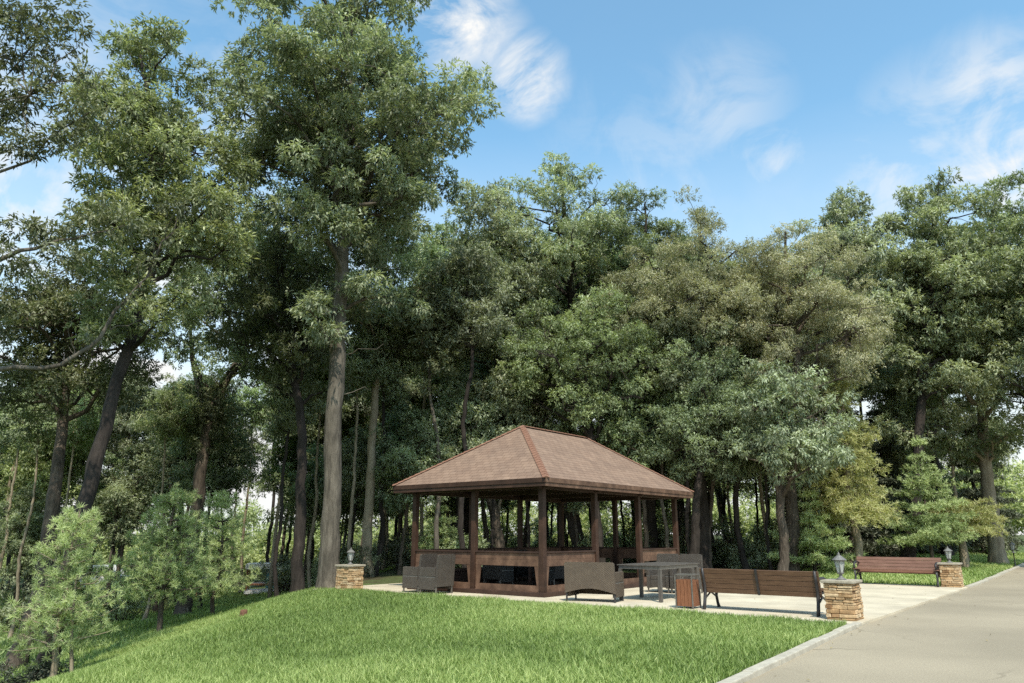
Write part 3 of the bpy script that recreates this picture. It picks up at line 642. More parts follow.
# skyline the deeper wood must stay under: (u, v)
sky_u = [-40, 60, 200, 260, 380, 420, 470, 520, 600, 660, 720, 800, 860, 900, 960, 1080]
sky_v = [330, 320, 330, 330, 300, 245, 210, 200, 200, 225, 235, 240, 290, 250, 215, 215]
def maxh(x, y, marg=1.0):
    dep = y * math.cos(TILT); u = 512 + x / (y * 1.0) * F * .95; return u, P(512, np.interp(u, sky_u, sky_v), y)[2] * marg
rows = []
r = random.Random(3)
for y, step in ((37, 4.6), (44, 5.2)):
    x = -.78 * y
    while x < .80 * y:
        xx = x + r.uniform(-1, 1); yy = y + r.uniform(-1.8, 1.8)
        u, H = maxh(xx, yy); s_q, t_q = ST(xx, yy)
        if t_q < 5.2: x += step; continue
        if u < 300 and r.random() < .6: x += step; continue
        if 243 < u < 288 and yy < 39: x += step; continue
        plant(prot, r.randrange(3), xx, yy, H * r.uniform(.78, 1.0), 16, r.uniform(0, 6.28)); x += step
for y, step in ((29, 2.2), (33, 2.2), (38, 2.4), (44, 3.)):
    x = -.76 * y
    while x < .70 * y:
        xx = x + r.uniform(-.8, .8); yy = y + r.uniform(-1.5, 1.5)
        u = 512 + xx / yy * F * .95; s, t = ST(xx, yy)
        x += step
        if t < 4.8 or (yy < 33 and t < 9.5 and s > 22): continue
        if s < 25 and t < 17.5: continue
        if u < 330 and r.random() < .6: continue
        if 243 < u < 288 and yy < 39: continue
        plant(thin, r.randrange(2), xx, yy, r.uniform(4.5, 9.0), 8, r.uniform(0, 6.28))

for y, step in ((26.6, 1.7), (30, 2.0), (34, 2.4), (39, 3.0), (46, 3.4)):
    x = -.74 * y
    while x < .72 * y:
        xx = x + r.uniform(-.8, .8); yy = y + r.uniform(-1.6, 1.6); u = 512 + xx / yy * F * .95; s, t = ST(xx, yy); x += step
        if t < 4.8 or (yy < 33 and t < 9.5 and s > 22) or (s < 25 and t < 17.3) or (xx < -5 and yy < 24): continue
        if 243 < u < 288 and yy < 39: continue
        if u > 720 and r.random() < .4: continue
        plant(slim, r.randrange(3), xx, yy, min(r.uniform(9.5, 14), maxh(xx, yy)[1] * .95), 13, r.uniform(0, 6.28))

# --- bushes at the wood's edge (understory)
def bush_proto(seed, leafm, name, label, group, rr=1.0, L=.13, W=.05):
    r = np.random.default_rng(seed); lobes = []; T = []
    for k in range(26):
        a = r.uniform(0, 6.28); d = rr * r.random() ** .6; z = r.uniform(.15, 1.5) * (1.15 - .5 * d / rr)
        p = np.array([math.cos(a) * d, math.sin(a) * d, z]); lobes.append([*p, r.uniform(.25, .42)])
        T.append(wobble(r, [p[0] * .1, p[1] * .1, 0], p, 5, .05, .018, .005))
    cv, ct = leaf_cloud(r, lobes, 90, 7, L, W, .3, .7)
    (tv, tf) = tubes(T, 5)
    root = thing(name, label, 'bush', (0, 0, 0), 0, group)
    link(bpy.data.objects.new('stem', np_mesh('stem', tv, tf.ravel(), np.full(len(tf), 4), M['bark'], smooth=True)), root)
    link(bpy.data.objects.new('foliage', np_mesh('foliage', cv, np.arange(len(cv)), np.full(len(cv) // 4, 4), leafm, ct)), root)
    return root
G3 = 'bushes at the foot of the wood'
bl = 'one of the leafy bushes filling the foot of the wood'
bushes = [bush_proto(51, M['leaf_understory'], 'bush', bl, G3), bush_proto(52, M['leaf_mid'], 'bush', bl, G3), bush_proto(53, M['leaf_dark'], 'bush', bl, G3)]
for y, step in ((27.5, 1.9), (31, 2.0), (35, 2.2), (40, 2.6), (47, 3.4)):
    x = -.6 * y
    while x < .74 * y:
        xx = x + r.uniform(-.8, .8); yy = y + r.uniform(-1.2, 1.2); s, t = ST(xx, yy); x += step
        if t < 4.6 or (yy < 36.5 and t < 9.2 and s > 22) or (s < 25.2 and t < 17.5): continue
        u = 512 + xx / yy * F * .95
        if (xx < -6 and r.random() < .2) or ((240 < u < 292 or 80 < u < 118) and yy < 41): continue
        o = plant(bushes, r.randrange(3), xx, yy, r.uniform(.9, 2.6), 1.6, r.uniform(0, 6.28))

# far wood closing the view between the trunks
rw = np.random.default_rng(77); lob = []
for yy, hh, n in ((62, 5.5, 330), (74, 8, 330), (90, 10, 300)):
    for k in range(n):
        xx = rw.uniform(-.85, .85) * yy; u = 512 + xx / yy * F * .95
        h = hh * (.45 + .55 * math.sin(xx * .21 + yy) ** 2) * (.62 if u < 330 else 1.15)
        s, t = ST(xx, yy)
        if t < 5: continue
        z = hz(xx, yy) + h * rw.random() ** .8
        lob.append([xx, yy + rw.uniform(-3, 3), z, rw.uniform(1.0, 1.7)])
cv, ct = leaf_cloud(rw, lob, 14, 6, .42, .20, .3, .8, spread=.25)
o = link(bpy.data.objects.new('far_wood', np_mesh('far_wood', cv, np.arange(len(cv)), np.full(len(cv) // 4, 4), M['leaf_far'], ct)))
o['kind'] = 'stuff'; o['label'] = 'far-off leafy wood closing the view between the trunks'; o['category'] = 'wood'
# ------------------------------------------------------------------ conifers
def needles(r, pts, dirs, n, L, W, tint0, cone=.45, spread=.012):
    k = np.repeat(np.arange(len(pts)), n); q = len(k)
    out = unit(dirs[k] * cone + r.normal(0, .6, (q, 3))); base = pts[k] + r.normal(0, spread, (q, 3))
    side = unit(np.cross(out, r.normal(0, 1, (q, 3)))); LL = (L * (.7 + .6 * r.random(q)))[:, None]
    V = np.stack([base - side * W * .3, base + side * W * .3, base + out * LL * .7 + side * W * .5, base + out * LL], 1)
    return V.reshape(-1, 3), np.repeat(np.clip(tint0[k] + r.normal(.05, .13, q), 0, 1), 4)
def conifer(seed, H, Rm, lo, whorls, per, leafm, barkm, name, label, trunk_r, tuft_L=.14, tuft_W=.02, tuft_n=16, up=.15, step=.16, group=None, droop=.0, two=False, shape=1.0, flatfan=.25, cat='tree'):
    r = np.random.default_rng(seed); T = []
    tp = np.array([[r.normal(0, .01) * H * (f > 0), r.normal(0, .01) * H * (f > 0), H * f] for f in np.linspace(0, 1, 8)])
    T.append((tp, trunk_r * (1 - np.linspace(0, 1, 8)) ** .8 + .008))
    if two: T.append(wobble(r, [.28, .1, -.1], [.15, .05, H * .6], 6, .02, trunk_r * .8, .015))
    PT, DR, TN = [], [], []
    for w in range(whorls):
        f = lo + (1 - lo) * (w + r.uniform(-.5, .5)) / whorls; f = min(max(f, lo), .98)
        z = H * f; R_ = Rm * (1 - (f - lo) / (1 - lo)) ** shape * .95 + .15
        wt = r.uniform(.1, .55)
        for b_ in range(per):
            a = 6.283 * b_ / per + r.uniform(-.35, .35) + w * .7; l = R_ * r.uniform(.7, 1.12)
            c = np.array([np.interp(z, tp[:, 2], tp[:, 0]), np.interp(z, tp[:, 2], tp[:, 1]), z])
            p1 = c + [math.cos(a) * l, math.sin(a) * l, l * (up + r.normal(0, .08)) - droop * l]
            bp, br = wobble(r, c, p1, 6, .03, .012 + .012 * l, .004); T.append((bp, br))
            m = max(3, int(l / step)); dv = unit((p1 - c)[None])[0]
            perp = np.array([-math.sin(a), math.cos(a), 0])
            for i in range(m):
                g = .25 + .75 * (i + r.random()) / m; q0 = c + (p1 - c) * g
                wd = l * .42 * (1.15 - g)
                for sd in (-1, 1):
                    kk = max(1, int(wd / step) + 1)
                    for j in range(kk):
                        ofs = perp * sd * wd * (j + r.random() * .8) / kk + np.array([0, 0, r.normal(0, flatfan * .12)]) + dv * r.normal(0, .05)
                        PT.append(q0 + ofs); DR.append(unit((dv * .7 + perp * sd * .5 + [0, 0, .35 - droop])[None])[0]); TN.append(wt + .3 * g + r.uniform(0, .15))
            PT.append(p1); DR.append(dv); TN.append(wt + .4)
    PT.append(np.array(tp[-1])); DR.append(np.array([0, 0, 1.])); TN.append(.8)
    cv, ct = needles(r, np.array(PT), np.array(DR), tuft_n, tuft_L, tuft_W, np.array(TN))
    tv, tf = tubes(T, 6)
    return add_tree(name, label, ((tv, tf), (cv, ct)), barkm, leafm, group, cat, origin=(0, 0, 0))
def put(o, u, v, Y, z=None):
    p = P(u, v, Y); o.location = (p[0], p[1], hz(p[0], p[1]) - .04 if z is None else z); return o
put(conifer(61, 3.35, .98, .22, 10, 6, M['needle_pine'], M['bark_pale'], 'young_pine', 'fluffy pale-green young pine at the picture edge with two slim stems', .06, up=.28, tuft_n=34, tuft_L=.11, tuft_W=.011, step=.21, two=True, flatfan=1.1, shape=.75), 54, 668, 15.2)
put(conifer(62, 3.8, 1.35, .2, 11, 6, M['needle_pine'], M['bark'], 'young_pine', 'wide pale-green young pine in front of the thick dark tree foot', .07, up=.26, tuft_n=34, tuft_L=.125, tuft_W=.013, step=.24, flatfan=1.1, shape=.7), 158, 645, 20.5)
put(conifer(63, 3.5, 1.15, .2, 10, 6, M['needle_pine'], M['bark'], 'young_pine', 'duller olive young pine nearest the lawn crest and the white stall', .06, up=.26, tuft_n=32, tuft_L=.125, tuft_W=.013, step=.24, flatfan=1.1, shape=.7), 211, 634, 22.5)
put(conifer(64, 2.6, 1.0, .15, 7, 5, M['needle_pine'], M['bark'], 'young_pine', 'small bright young pine seen through the gazebo beside its corner post', .04, up=.25, tuft_n=16, step=.16), 440, 560, 28)
put(conifer(65, 7.6, 1.7, .28, 14, 6, M['needle_larch'], M['bark_pale'], 'larch_tree', 'yellow-green larch with pale trunk behind the end of the far bench', .15, up=-.05, tuft_n=12, tuft_L=.16, tuft_W=.03, step=.17, droop=.15, shape=.6, flatfan=.9), 858, 574, 27.5)
put(conifer(66, 4.9, 1.75, .22, 10, 7, M['needle_fir'], M['bark'], 'young_fir', 'young layered fir standing directly behind the far bench', .06, up=.12, tuft_n=12, tuft_L=.13, tuft_W=.028, step=.15, flatfan=.6), 934, 570, 28.5)
put(conifer(67, 2.7, 1.9, .55, 4, 7, M['needle_larch'], M['bark_pale'], 'spreading_conifer', 'low flat-topped conifer with thick sunlit trunk behind the far pillar', .17, up=.06, tuft_n=12, tuft_L=.14, tuft_W=.028, step=.15, flatfan=.5, shape=.5), 965, 566, 30)
put(conifer(68, 2.9, 1.7, .12, 8, 7, M['needle_pine'], M['bark'], 'young_pine', 'squat spreading young pine behind the nearest lantern', .06, up=.2, tuft_n=14, tuft_L=.15, tuft_W=.025, step=.17), 815, 572, 27.5)
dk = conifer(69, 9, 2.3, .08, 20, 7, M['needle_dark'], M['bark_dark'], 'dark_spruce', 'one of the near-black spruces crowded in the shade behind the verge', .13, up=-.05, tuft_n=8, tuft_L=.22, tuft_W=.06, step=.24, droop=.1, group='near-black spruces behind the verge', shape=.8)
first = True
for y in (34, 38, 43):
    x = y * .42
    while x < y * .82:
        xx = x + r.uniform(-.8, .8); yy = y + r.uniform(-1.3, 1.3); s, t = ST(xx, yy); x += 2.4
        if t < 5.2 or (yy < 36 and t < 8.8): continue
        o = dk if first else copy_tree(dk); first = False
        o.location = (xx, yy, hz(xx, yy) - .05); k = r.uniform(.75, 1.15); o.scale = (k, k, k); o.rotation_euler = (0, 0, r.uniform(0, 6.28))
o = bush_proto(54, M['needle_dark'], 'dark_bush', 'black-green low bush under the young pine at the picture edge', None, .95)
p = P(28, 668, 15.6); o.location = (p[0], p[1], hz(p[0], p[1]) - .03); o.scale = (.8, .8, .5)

# ------------------------------------------------------------------ gazebo
GS0, GT0, GL, GW = 14.3, 10.36, 6.8, 4.14
gz = thing('gazebo', 'open brown timber gazebo with hipped shingle roof on the paved patio', 'gazebo', st(GS0, GT0), ROT)
# local: x = s (0..GL), y = t (0..GW)
b = MB(); b.box(-.12, -.12, 0, GL + .12, GW + .12, .10, .01); b.build('floor', M['wood_dark'], gz)
PW = .066
post_xy = [(0, 0), (GL / 3, 0), (2 * GL / 3, 0), (GL, 0), (0, GW), (GL / 3, GW), (2 * GL / 3, GW), (GL, GW), (0, GW / 2), (GL, GW / 2)]
for x, y in post_xy:
    b = MB(); b.box(-PW, -PW, .08, PW, PW, 2.56, .008); b.build('post', M['wood_red'], gz, (x, y, 0))
def side_panel(p0, p1, opening=True, top_cap=True):
    p0 = Vector((*p0, 0)); p1 = Vector((*p1, 0)); L = (p1 - p0).length - 2 * PW; ang = math.atan2(p1.y - p0.y, p1.x - p0.x)
    mt = Matrix.Translation((p0 + p1) / 2) @ Matrix.Rotation(ang, 4, 'Z'); h = L / 2
    b = MB()
    b.box(-h, -.022, .105, h, .022, .235, .004, mt)
    b.box(-h, -.05, .02, h, .05, .104, .004, mt)
    b.build('base_beam', M['wood_rail'], gz)
    if opening:
        b = MB()
        b.box(-h, -.025, .80, h, .025, .945, .004, mt); b.box(-h, -.022, .655, h, .022, .803, .004, mt)
        for sgn in (-1, 1):   # slanted end boards
            vs = [(sgn * h, .237), (sgn * (h - .10), .237), (sgn * (h - .16), .657), (sgn * h, .657)]
            old = set(b.bm.verts); b.prism(vs, -.018, .018, 'y')
            bmesh.ops.transform(b.bm, matrix=mt, verts=[v for v in b.bm.verts if v not in old])
    if opening:
        o = b.build('side_panel', M['wood_rail'], gz)
        c = MB(); c.box(-h, -.06, .948, h, .06, .985, .006, mt); c.build('rail', M['wood_dark'], o)
T3 = GL / 3
side_panel((0, 0), (T3, 0)); side_panel((T3, 0), (2 * T3, 0), False); side_panel((2 * T3, 0), (GL, 0))
for k in range(3): side_panel((k * T3, GW), ((k + 1) * T3, GW))
side_panel((0, 0), (0, GW / 2)); side_panel((0, GW / 2), (0, GW)); side_panel((GL, 0), (GL, GW / 2)); side_panel((GL, GW / 2), (GL, GW))
# ring beam and inner tie beams
b = MB()
for y in (0, GW): b.box(-.2, y - .06, 2.40, GL + .2, y + .06, 2.56, .006)
b.build('ring_beam', M['wood_dark'], gz)
b = MB()
for x in (0, T3, 2 * T3, GL): b.box(x - .055, -.2, 2.42, x + .055, GW + .2, 2.55, .006)
b.build('tie_beam', M['wood_dark'], gz)
# built-in seats along the back and the short sides
b = MB(); b.box(.12, GW - .55, .42, GL - .12, GW - .10, .47, .006); b.box(.12, GW - .50, .10, GL - .12, GW - .46, .42)
b.build('built_in_seat', M['wood_dark'], gz)
OV = .45; EZ0, EZ1, RZ = 2.43, 2.62, 4.27
C_ = [(-OV, -OV), (GL + OV, -OV), (GL + OV, GW + OV), (-OV, GW + OV)]
RA, RB = (-OV + 2.42, GW / 2), (-OV + 5.62, GW / 2)
def roof():
    bm = bmesh.new(); uvl = bm.loops.layers.uv.new('UVMap')
    e = [bm.verts.new((*c, EZ1)) for c in C_]; ra = bm.verts.new((*RA, RZ)); rb = bm.verts.new((*RB, RZ))
    for vs in ((e[0], e[1], rb, ra), (e[1], e[2], rb), (e[2], e[3], ra, rb), (e[3], e[0], ra)):
        f = bm.faces.new(vs); a, b_ = vs[0].co, vs[1].co; ex = (b_ - a).normalized(); n = f.normal if f.normal.length else Vector((0, 0, 1)); f.normal_update(); ey = f.normal.cross(ex)
        for l in f.loops: l[uvl].uv = ((l.vert.co - a).dot(ex), (l.vert.co - a).dot(ey))
    bm.normal_update()
    me = bpy.data.meshes.new('roof'); bm.to_mesh(me); bm.free(); me.materials.append(M['shingle'])
    return link(bpy.data.objects.new('roof', me), gz)
rf = roof()
def capline(a, b_, w=.085):
    a, b_ = Vector(a), Vector(b_); d = (b_ - a).normalized(); side = d.cross(Vector((0, 0, 1))).normalized(); n = side.cross(d).normalized()
    m = MB(); L = (b_ - a).length; k = int(L / .16)
    for i in range(k):
        p, q_ = a + d * L * i / k, a + d * (L * (i + 1) / k + .03)
        l = .035 - .0; dn = w * .42
        vs = [p + side * w - n * dn + n * .03, p + n * .035, p - side * w - n * dn + n * .03, q_ - side * w - n * dn + n * .018, q_ + n * .02, q_ + side * w - n * dn + n * .018]
        V = [m.bm.verts.new(v) for v in vs]; m.bm.faces.new((V[0], V[1], V[4], V[5])); m.bm.faces.new((V[1], V[2], V[3], V[4])); m.bm.faces.new((V[0], V[2], V[1])); 
    return m.build('hip_cap', M['hip_cap'], rf)
for c, rr_ in ((0, RA), (3, RA), (1, RB), (2, RB)): capline((*C_[c], EZ1), (*rr_, RZ))
capline((*RA, RZ), (*RB, RZ), .10).name = 'ridge_cap'
def fascia(i):
    a, c = C_[i], C_[(i + 1) % 4]; b = MB(); th = .03
    if i % 2 == 0:
        y = a[1]; s_ = 1 if i == 0 else -1; x0, x1 = min(a[0], c[0]), max(a[0], c[0])
        b.box(x0, min(y, y + s_ * th), EZ0 + .085, x1, max(y, y + s_ * th), EZ1 - .004, .004)
        b.box(x0 + .02, min(y + s_ * .02, y + s_ * .05), EZ0, x1 - .02, max(y + s_ * .02, y + s_ * .05), EZ0 + .083, .004)
    else:
        x = a[0]; s_ = -1 if i == 1 else 1; y0, y1 = min(a[1], c[1]) + .031, max(a[1], c[1]) - .031
        b.box(min(x, x + s_ * th), y0, EZ0 + .085, max(x, x + s_ * th), y1, EZ1 - .004, .004)
        b.box(min(x + s_ * .02, x + s_ * .05), y0 + .02, EZ0, max(x + s_ * .02, x + s_ * .05), y1 - .02, EZ0 + .083, .004)
    return b.build('fascia', M['wood_rail'] if i in (0,) else M['wood_red'], gz)  # road-side board gets lighter wood, painting in the sun on that face
for i in range(4): fascia(i)
b = MB(); b.box(-OV + .06, -OV + .06, 2.565, GL + OV - .06, GW + OV - .06, 2.585); b.build('soffit', M['wood_red'], gz)

# ------------------------------------------------------------------ furniture
def make_chair(name, label, cat, w, d, back_h, wick, loc, rz, group=None, arch=False):
    """local +y is the way the sitter faces; origin on the ground under the middle"""
    t = thing(name, label, cat, loc, rz, group); hw, hd = w / 2, d / 2
    # backrest leaning back
    b = MB(); n = 9
    rec = .05; th = .06
    outline = []
    zb = .17
    if arch: outline = [(-hw, zb)] + [(hw * (2 * i / n - 1), zb + .10 * math.sin(math.pi * i / n)) for i in range(1, n)] + [(hw, zb)]
    else: outline = [(-hw, zb), (hw, zb)]
    top = [(hw - .01, back_h - .03), (hw - .05, back_h), (-hw + .05, back_h), (-hw + .01, back_h - .03)]
    b.prism(outline + top, -th / 2, th / 2, 'y')
    for v in b.bm.verts: v.co.y += -hd + th / 2 - rec * (v.co.z - .3) / .5 * (1 if v.co.z > .3 else 0)
    b.build('backrest', wick, t)
    aw = .09
    for sg in (-1, 1):
        b = MB(); x0, x1 = sorted((sg * hw, sg * (hw - aw)))
        b.box(x0, -hd + th + .003, .392, x1, hd, .60, .018); b.build('armrest', wick, t)
        b = MB(); b.box(x0 + .004, -hd + th + .005, .376, x1 - .004, hd - .002, .390); b.build('rail', M['lantern_metal'], t)
        b = MB(); b.box(x0 + .002, -hd + th + .004, .10, x1 - .002, hd - .001, .374, .008); b.build('side_panel', wick, t)
    b = MB(); b.box(-hw + aw + .003, -hd + th + .003, .30, hw - aw - .003, hd - .02, .40, .015); b.build('seat', wick, t)
    b = MB(); b.box(-hw + aw + .003, hd - .05, .12, hw - aw - .003, hd - .022, .297, .004); b.build('front_panel', wick, t)
    for sx in (-1, 1):
        for sy in (-1, 1):
            b = MB(); b.box(sx * (hw - .03) - .016, sy * (hd - .035) - .016, 0, sx * (hw - .03) + .016, sy * (hd - .035) + .016, .14 if sy > 0 else .2, .003); b.build('leg', M['steel'] if not arch else M['iron'], t)
    return t
fv = R(-25)
make_chair('wicker_sofa', 'brown wicker sofa seen from behind on the patio beside the long table', 'sofa', 1.12, .62, .80, M['wicker_brown'], (1.76, 16.62, 0), fv, arch=True)
rz_t = ROT                       # local +y is the +t direction
ch = make_chair('wicker_chair', 'grey wicker armchair next to the gazebo side, nearer the corner post', 'chair', .60, .58, .90, M['wicker_grey'], st(13.60, 13.02), rz_t, 'grey wicker armchairs')
for (s, t, rz, lab) in ((13.70, 13.70, rz_t, 'grey wicker armchair next to the gazebo side, nearer the lantern pillar'),
                        (17.35, 8.30, ROT + R(90), 'grey wicker armchair at the far end of the long table, road side'),
                        (17.38, 8.94, ROT + R(90), 'grey wicker armchair at the far end of the long table, gazebo side')):
    c = copy_tree(ch); c.location = st(s, t); c.rotation_euler = (0, 0, rz); c['label'] = lab
# long table
t = thing('patio_table', 'long dark slatted table with metal legs on the patio', 'table', st(15.6, 8.1), ROT)
b = MB()
for k in range(9): b.box(-.96, -.52 + k * .1165, .718, .96, -.52 + k * .1165 + .108, .74, .004)
b.build('tabletop', M['table_grey'], t)
b = MB()
for y in (-.49, .45): b.box(-.93, y, .65, .93, y + .04, .712)
for x in (-.93, .89): b.box(x, -.447, .65, x + .04, .447, .712)
b.build('apron', M['steel'], t)
for x in (-.90, 0, .90):
    for y in (-.47, .47):
        b = MB(); b.box(x - .035, y - .035, 0, x + .035, y + .035, .648, .004); b.build('leg', M['table_grey'], t)
# litter bin
t = thing('litter_bin', 'square wood-slatted litter bin with metal frame beside the near bench', 'bin', st(13.95, 6.66), ROT); t.scale = (.8, .8, 1)
b = MB()
for k in range(4): b.box(-.205, -.19 + k * .096, .04, -.185, -.19 + k * .096 + .088, .52, .003)
for k in range(4): b.box(.185, -.19 + k * .096, .04, .205, -.19 + k * .096 + .088, .52, .003)
for k in range(4): b.box(-.182 + k * .092, -.212, .04, -.182 + k * .092 + .085, -.193, .52, .003)
for k in range(4): b.box(-.182 + k * .092, .193, .04, -.182 + k * .092 + .085, .212, .52, .003)
b.build('slat_panel', M['wood_bin'], t)
for x in (-1, 1):
    for y in (-1, 1):
        b = MB(); b.box(x * .21 - .014, y * .215 - .014, 0, x * .21 + .014, y * .215 + .014, .60, .003); b.build('corner_post', M['steel'], t)
b = MB()
for y in (-.215, .185): b.box(-.224, y, .602, .224, y + .03, .625, .004)
for x in (-.224, .194): b.box(x, -.184, .602, x + .03, .184, .625, .004)
b.build('rim', M['steel'], t)
b = MB(); b.box(-.175, -.18, .05, .175, .18, .50, .01); b.build('liner', M['iron'], t)

# park benches: local +y faces, x along the length
def make_bench(name, label, wood, loc, rz):
    L = 2.2; t = thing(name, label, 'bench', loc, rz)
    rec = math.tan(R(14))
    for k in range(5):
        z0 = .345 + k * .088
        b = MB(); b.box(-L / 2, -.016, -.042, L / 2, .016, .042, .005, Matrix.Translation((0, -.252 - rec * (z0 - .4), z0)) @ Matrix.Rotation(R(14), 4, 'X')); b.build('backrest_slat', wood, t)
    for k in range(5):
        y0 = -.17 + k * .093
        b = MB(); b.box(-L / 2, y0, .405 + .012 * (k == 4), L / 2, y0 + .083, .435, .005); b.build('seat_slat', wood, t)
    for sg in (-1, 0, 1):
        x = sg * (L / 2 - .06)
        if sg == 0:
            b = MB(); b.box(-.02, -.03, -.24, .02, .0, .22, .003, Matrix.Translation((0, -.285 - .018, .535)) @ Matrix.Rotation(R(14), 4, 'X')); b.build('brace', M['iron'], t); continue
        m = MB(); w = .045
        def bar(pts, r_): m.tube([(x, p[0], p[1]) for p in pts], r_, 8)
        bar([(-.352, .745), (-.315, .57), (-.275, .42), (-.27, .30), (-.31, .15), (-.36, 0)], [.024, .028, .032, .034, .030, .032])      # back leg and upright
        bar([(-.27, .36), (-.05, .37), (.18, .375), (.28, .36)], .028)
        bar([(.27, .37), (.235, .22), (.28, .08), (.33, 0)], [.034, .028, .028, .034])
        bar([(-.30, .57), (-.1, .61), (.12, .61), (.26, .57), (.31, .51), (.28, .45), (.22, .47), (.225, .52)], [.022, .026, .028, .028, .026, .024, .02, .016])   # arm with scroll
        bar([(.2, .40), (.24, .47)], .022)
        bar([(-.27, .20), (-.02, .30), (.235, .20)], .018)
        m.build('side_frame', M['iron'], t)
    return t
make_bench('park_bench', 'dark brown slatted bench seen from behind between the bin and the near pillar', M['wood_bench'], st(14.22, 5.26), ROT - R(90))
make_bench('park_bench', 'reddish slatted bench facing the patio, beside the far pillar', M['wood_bench_red'], st(23.85, 5.00), ROT + R(90))

# stone pillars: local x = s, y = t
def make_pillar(label, loc, seed, w=.45, d=.50, h=.575):
    t = thing('stone_pillar', label, 'pillar', loc, ROT); rp = random.Random(seed)
    bm = bmesh.new(); tints = []
    def blk(x0, y0, z0, x1, y1, z1, ti):
        n0 = len(bm.verts)
        r_ = bmesh.ops.create_cube(bm, size=1.0); vs = r_['verts']
        for v in vs: v.co = Vector(((x0 + x1) / 2 + v.co.x * (x1 - x0), (y0 + y1) / 2 + v.co.y * (y1 - y0), (z0 + z1) / 2 + v.co.z * (z1 - z0)))
        rb = bmesh.ops.bevel(bm, geom=list({e for v in vs for e in v.link_edges}), offset=.007, segments=1, affect='EDGES')
        for v in {v for f in rb['faces'] for v in f.verts}: v.co += Vector((rp.uniform(-.005, .005), rp.uniform(-.005, .005), rp.uniform(-.004, .004)))
        tints.extend([ti] * (len(bm.verts) - n0))
    blk(-d / 2 + .03, -w / 2 + .03, -.1, d / 2 - .03, w / 2 - .03, h - .002, .05)
    z = 0.0
    while z < h - .015:
        hh = min(rp.uniform(.035, .075), h - z)
        if h - z - hh < .025: hh = h - z
        for face in range(4):
            ln = w if face % 2 == 0 else d; u0 = -ln / 2
            while u0 < ln / 2 - .01:
                lw = rp.uniform(.10, .26); u1 = min(u0 + lw, ln / 2)
                if ln / 2 - u1 < .05: u1 = ln / 2
                pr = rp.uniform(-.004, .022); ti = min(1, max(0, rp.gauss(.6, .25)))
                hw_, hd_ = w / 2, d / 2
                if face == 0: blk(-hd_ - pr, u0 + .003, z + .003, -hd_ + .04, u1 - .003, z + hh - .003, ti)
                elif face == 2: blk(hd_ - .04, u0 + .003, z + .003, hd_ + pr, u1 - .003, z + hh - .003, ti)
                elif face == 1: blk(u0 + .003, -hw_ - pr, z + .004, u1 - .003, -hw_ + .04, z + hh - .004, ti)
                else: blk(u0 + .003, hw_ - .04, z + .004, u1 - .003, hw_ + pr, z + hh - .004, ti)
                u0 = u1
        z += hh
    me = bpy.data.meshes.new('stone_cladding'); bm.to_mesh(me); bm.free(); me.materials.append(M['stone'])
    tints += [.5] * (len(me.vertices) - len(tints)); a = me.attributes.new('tint', 'FLOAT', 'POINT')
    # colour per connected stone: read back by position order
    a.data.foreach_set('value', np.array(tints[:len(me.vertices)], np.float32))
    link(bpy.data.objects.new('stone_cladding', me), t)
    b = MB(); b.box(-d / 2 - .04, -w / 2 - .04, h + .003, d / 2 + .04, w / 2 + .04, h + .05, .012); b.build('capstone', M['capstone'], t)
    return t
def make_lantern(label, loc, h=.45, post=0):
    t = thing('garden_lantern', label, 'lantern', loc, ROT + R(15)); k = h / .45
    m = MB(); m.lathe([(.085 * k, 0), (.085 * k, .012 * k), (.05 * k, .03 * k), (.028 * k, .05 * k), (.028 * k, .085 * k), (.05 * k, .095 * k), (.055 * k, .11 * k), (.02 * k, .112 * k)], 14)
    m.build('base', M['lantern_metal'], t)
    nb = 6
    m = MB(); m.lathe([(.052 * k, .114 * k), (.086 * k, .31 * k)], nb, False); m.build('glass', M['glass'], t)
    m = MB()
    for i in range(nb):
        a = 2 * math.pi * i / nb; c_, s_ = math.cos(a), math.sin(a)
        m.tube([(c_ * .056 * k, s_ * .056 * k, .112 * k), (c_ * .091 * k, s_ * .091 * k, .312 * k)], .0065 * k, 5)
    m.lathe([(.062 * k, .108 * k), (.062 * k, .118 * k), (.05 * k, .12 * k)], nb, False)
    m.lathe([(.098 * k, .305 * k), (.098 * k, .318 * k), (.085 * k, .319 * k)], nb, False)
    m.build('frame', M['lantern_metal'], t)
    m = MB(); m.lathe([(.118 * k, .316 * k), (.118 * k, .324 * k), (.075 * k, .36 * k), (.035 * k, .392 * k), (.018 * k, .40 * k), (.024 * k, .41 * k), (.018 * k, .422 * k), (.008 * k, .43 * k), (.012 * k, .438 * k), (.002 * k, .452 * k)], 12, False)
    m.build('cap', M['lantern_metal'], t)
    if post:
        m = MB(); m.lathe([(.05, -post), (.05, -post + .03), (.022, -post + .05), (.020, -.002), (.03, -.001)], 10); m.build('post', M['iron'], t)
    return t
p1 = st(13.78, 3.76); p2 = st(23.95, 3.67); p3 = Vector((*P(349, 590, 19.8)[:2], 0))
make_pillar('stone-clad pillar with grey capstone at the road end of the near bench', p1, 1)
make_pillar('stone-clad pillar with grey capstone beside the far reddish bench', p2, 2)
make_pillar('stone-clad pillar with grey capstone beside the big tree trunk', p3, 3)
zc = .626
make_lantern('grey hexagonal lantern on the pillar beside the near bench', p1 + Vector((0, 0, zc)) + st(0, .0) , .45)
make_lantern('grey hexagonal lantern on the pillar beside the far bench', p2 + Vector((0, 0, zc)), .43)
make_lantern('grey hexagonal lantern on the pillar beside the big tree trunk', p3 + Vector((0, 0, zc)), .42)
pp = P(1015, 563, 31); make_lantern('small lantern on a thin black post in the grass verge by the road', Vector((pp[0], pp[1], hz(pp[0], pp[1]) + .55)), .45, .57)

